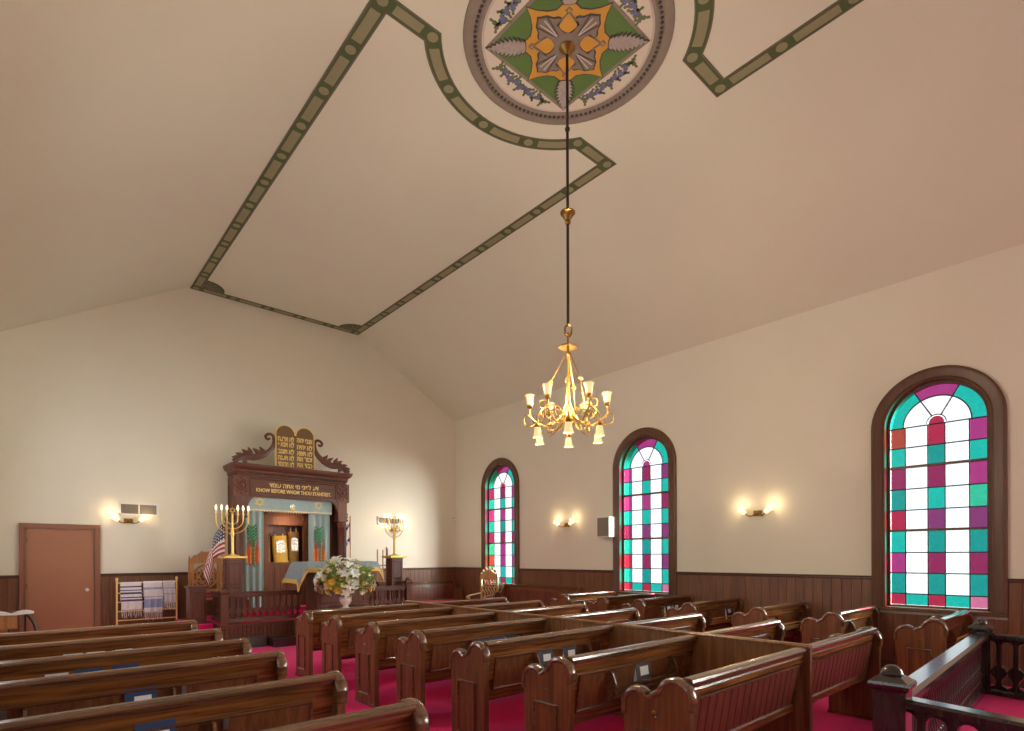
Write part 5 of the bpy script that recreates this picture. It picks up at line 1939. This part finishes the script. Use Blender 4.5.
wh = (0.86, 0.86, 0.88)
navy, lb, gr = (0.07, 0.08, 0.20), (0.35, 0.44, 0.70), (0.5, 0.5, 0.55)
shawl(-0.45, -0.10, 0.54, 0.35, band_material('navy_striped_wool', [(0.18, 0.22, navy), (0.25, 0.27, navy), (0.33, 0.37, navy), (0.40, 0.42, navy), (0.47, 0.50, navy)], wh), 'white prayer shawl with narrow navy stripes hanging on the rack', 1)
shawl(-0.07, 0.25, 0.61, 0.30, band_material('pale_blue_wool', [(0.10, 0.28, lb), (0.31, 0.33, lb), (0.48, 0.52, lb)], wh), 'white prayer shawl with a broad pale blue band on the rack', 2)
shawl(0.27, 0.485, 0.42, 0.30, band_material('grey_striped_wool', [(0.20, 0.24, gr), (0.36, 0.39, lb)], (0.68, 0.68, 0.72)), 'short greyish prayer shawl at the rack end nearest the ark', 3)


# ------------------------------------------------------------------ wall fittings
def vent(x0, x1, z0, z1, label):
    r = empty('wall_vent', ((x0 + x1) / 2, YE, (z0 + z1) / 2), 0, label, 'vent', 'white wall vents')
    w, h = (x1 - x0) / 2, (z1 - z0) / 2
    MB().box(-w + 0.01, w - 0.01, -0.008, 0, -h + 0.01, h - 0.01).build('backing', M['grille'], r)
    b = MB()
    b.box(-w, w, -0.02, 0, h - 0.035, h).box(-w, w, -0.02, 0, -h, -h + 0.035).box(-w, -w + 0.035, -0.02, 0, -h, h).box(w - 0.035, w, -0.02, 0, -h, h).box(-0.012, 0.012, -0.02, 0, -h, h)
    b.build('frame', M['white'], r)
    n_ = 12
    me = None
    for k in range(n_):
        z = -h + 0.04 + (2 * h - 0.08) * (k + 0.5) / n_
        o = MB().prism([(-0.016, z - 0.006), (-0.014, z - 0.008), (-0.002, z + 0.005), (-0.004, z + 0.007)], 'x', -w + 0.03, w - 0.03).build('louver', M['grille'], r)


vent(1.46, 2.14, 2.575, 2.835, 'white rectangular vent grille above the sconce beside the door')
vent(7.14, 7.84, 2.59, 2.80, 'white rectangular vent grille behind the far menorah')

sp_ = empty('loudspeaker', (XR, 7.72, 2.35), R(-90), 'small white loudspeaker with grey grille beside the middle window', 'speaker')
MB().box(-0.17, 0.17, -0.25, -0.03, -0.22, 0.22).build('cabinet', M['white'], sp_)
MB().box(-0.15, 0.15, -0.258, -0.25, -0.20, 0.20).build('grille', M['grille'], sp_)
MB().box(-0.03, 0.03, -0.04, 0, -0.06, 0.06).build('bracket', M['steel'], sp_)
ms = tag(MB().lathe([(0.02, 0), (0.06, -0.015), (0.075, -0.04), (0.06, -0.07), (0.03, -0.085), (0, -0.09)], 16).build('motion_sensor', M['white'], loc=(9.62, YE - 0.07, 2.85)), 'small white motion sensor high in the wall corner', 'sensor')
MB().box(-0.02, 0.02, 0.0, 0.07, -0.03, 0.01).build('bracket', M['steel'], ms)


# ------------------------------------------------------------------ side benches at the front
def bench(L, loc, rz, label):
    r = empty('side_bench', loc, rz, label, 'bench', 'wall benches with red seats')
    MB().prism([(0.02, 0.40), (0.06, 0.95), (0.03, 0.95), (-0.01, 0.40)], 'x', 0.05, L - 0.05).build('back_board', M['pewz'], r)
    MB().prism([(0.01, 0.93), (0.01, 0.985), (0.035, 1.0), (0.07, 0.99), (0.075, 0.93)], 'x', 0.03, L - 0.03).build('top_rail', M['pewdark'], r)
    n_ = int((L - 0.2) / 0.12)
    for i in range(n_):
        x = 0.1 + i * (L - 0.2) / n_
        MB().prism([(0.0, 0.55), (0.022, 0.86), (0.007, 0.86), (-0.015, 0.55)], 'x', x + 0.004, x + (L - 0.2) / n_ - 0.004).build('back_plank', M['pewboard'], r)
    MB().box(0.03, L - 0.03, -0.42, 0.0, 0.38, 0.42).build('seat', M['pew'], r)
    MB().box(0.06, L - 0.06, -0.42, -0.02, 0.42, 0.48).build('seat_cushion', M['cushion'], r)
    MB().box(0.06, L - 0.06, -0.38, -0.35, 0.1, 0.38).build('apron', M['pew'], r)
    for x in (0, L - 0.05):
        pts = [(0.06, 0), (0.06, 0.94)] + [(0.0 + p[0], 0.92 + p[1]) for p in arc(0, 0, 0.08, 20, 160, 8)] + [(-0.16, 0.80)] + [(-0.30 + p[0], 0.66 + p[1]) for p in arc(0, 0, 0.13, 60, 180, 8)] + [(-0.43, 0.0)]
        MB().prism(pts, 'x', x, x + 0.05).build('end_panel', M['pewz'], r)
    return r


bench(2.45, (7.15, YE - 0.10, 0), 0, 'wooden bench with red seat along the end wall near the corner')
bench(2.65, (XR - 0.10, 11.15, 0), -PI / 2, 'wooden bench with red seat against the wall under the window side')

# ------------------------------------------------------------------ things at the far left behind the pews
bc = empty('bentwood_chair', (-0.05, 10.6, 0), R(8), 'black bentwood chair near the door behind the left pews', 'chair')
MB().tube([(0.21 * math.cos(a), 0.0, 0.62 + 0.33 * math.sin(a)) for a in [PI * k / 14 for k in range(15)]], 0.02, 8).build('back_hoop', M['chairblack'], bc)
for s in (-1, 1):
    MB().tube([(0.21 * s, 0, 0.62), (0.20 * s, -0.02, 0.45), (0.19 * s, 0.03, 0)], 0.018, 8).build('leg', M['chairblack'], bc)
    MB().tube([(0.18 * s, -0.36, 0.45), (0.19 * s, -0.38, 0)], 0.018, 8).build('leg', M['chairblack'], bc)
    MB().tube([(0.09 * s, 0, 0.45), (0.09 * s, 0, 0.92)], 0.012, 6).build('spindle', M['chairblack'], bc)
MB().lathe([(0, 0.44), (0.22, 0.44), (0.23, 0.455), (0.22, 0.47), (0, 0.47)], 20, c=(0, -0.18)).build('seat', M['chairblack'], bc)
dk = empty('book_stand', (-0.17, 9.2, 0), 0, 'small pale wooden stand at the end of the front left pew', 'stand')
MB().box(-0.15, 0.13, -0.12, 0.12, 0.86, 1.02).build('box', M['oak'], dk)
MB().box(-0.04, 0.04, -0.04, 0.04, 0.04, 0.86).build('post', M['oak'], dk)
MB().box(-0.15, 0.15, -0.13, 0.13, 0.0, 0.04).build('foot', M['oak'], dk)
ob = empty('open_book', (-0.08, 9.15, 1.025), R(10), 'open white book lying on the pale wooden stand', 'book')
for s in (-1, 1):
    rows = [[(s * x, -0.1, 0.01 + 0.05 * x + 0.03 * math.sin(x * 14)), (s * x, 0.1, 0.01 + 0.05 * x + 0.03 * math.sin(x * 14)), (s * x, 0.1, 0.0 + 0.05 * x), (s * x, -0.1, 0.0 + 0.05 * x)] for x in (0.0, 0.05, 0.1, 0.15, 0.18)]
    MB().quadgrid(rows, closed_u=True, cap=True).build('page_block', M['paper'], ob)

# ------------------------------------------------------------------ dark railing near the camera
N1, N2 = Vector((3.757, 0.951)), Vector((7.50, 1.105))
PZ = 0.28
d1, d2 = Vector((-0.222, -0.975)), Vector((-0.26, -0.965))
E1, E2 = N1 + d1 * 1.9, N2 + d2 * 1.95
plat = MB().prism([(N1.x - 0.12, N1.y + 0.1), (N2.x + 0.12, N2.y + 0.1), (E2.x + 0.12, E2.y - 0.1), (E1.x - 0.12, E1.y - 0.1)], 'z', 0, PZ)
plat = tag(plat.build('railed_platform', M['ebony']), 'raised carpeted platform inside the dark railing', 'platform')
ins = 0.03
MB().prism([(N1.x + ins, N1.y - ins), (N2.x - ins, N2.y - ins), (E2.x - ins, E2.y + ins), (E1.x + ins, E1.y + ins)], 'z', PZ, PZ + 0.008).build('carpet_top', M['carpet'], plat)
rl = empty('platform_railing', (0, 0, 0), 0, 'dark polished railing with newel posts, spindles and arched panels around the platform', 'railing')
rz1 = math.atan2(N2.y - N1.y, N2.x - N1.x)
newel(rl, N1.x, N1.y, PZ + 0.009, 0.965, 0.16, M['ebony'], 1.22, rz=rz1)
newel(rl, N2.x, N2.y, PZ + 0.009, 0.935, 0.16, M['ebony'], 1.22, rz=rz1)
newel(rl, E1.x, E1.y, PZ + 0.009, 0.95, 0.16, M['ebony'], 1.22, rz=rz1)
L12 = (N2 - N1).length
pf = [(-0.075, -0.03), (-0.06, -0.045), (0.06, -0.045), (0.075, -0.03), (0.075, -0.005), (0.05, 0.012), (-0.05, 0.012), (-0.075, -0.005)]
MB().prism(pf, 'x', 0.08, L12 - 0.08).build('hand_rail', M['ebony'], rl, loc=(N1.x, N1.y, 0.90), rz=rz1)
MB().prism([(-0.03, 0.0), (0.03, 0.0), (0.03, 0.05), (-0.03, 0.05)], 'x', 0.08, L12 - 0.08).build('rail_mould', M['ebony'], rl, loc=(N1.x, N1.y, 0.80), rz=rz1)
MB().box(0.08, L12 - 0.08, -0.045, 0.045, 0.009, 0.08).build('base_rail', M['ebony'], rl, loc=(N1.x, N1.y, PZ), rz=rz1)
spm = MB().lathe([(0.020, 0.36), (0.020, 0.42), (0.011, 0.43), (0.020, 0.455), (0.023, 0.49), (0.014, 0.53), (0.012, 0.545), (0.017, 0.56), (0.012, 0.575), (0.016, 0.68), (0.011, 0.74), (0.018, 0.755), (0.018, 0.80)], 10).mesh('spindle', M['ebonyred'])
ns = 42
for i in range(ns):
    s_ = 0.13 + (L12 - 0.26) * i / (ns - 1)
    p = N1 + (N2 - N1).normalized() * s_
    add_mesh('spindle', spm, rl, (p.x, p.y, 0))
for a_, e_ in ((N1, E1), (N2, E2)):
    dd = (e_ - a_).normalized()
    pa, pe = a_ + dd * 0.085, e_ - dd * 0.085
    balustrade(rl, tuple(pa), tuple(pe), PZ + 0.01, 0.912, 0.142, M['ebony'], M['ebony'], 0.03, 0.13, 0.86)
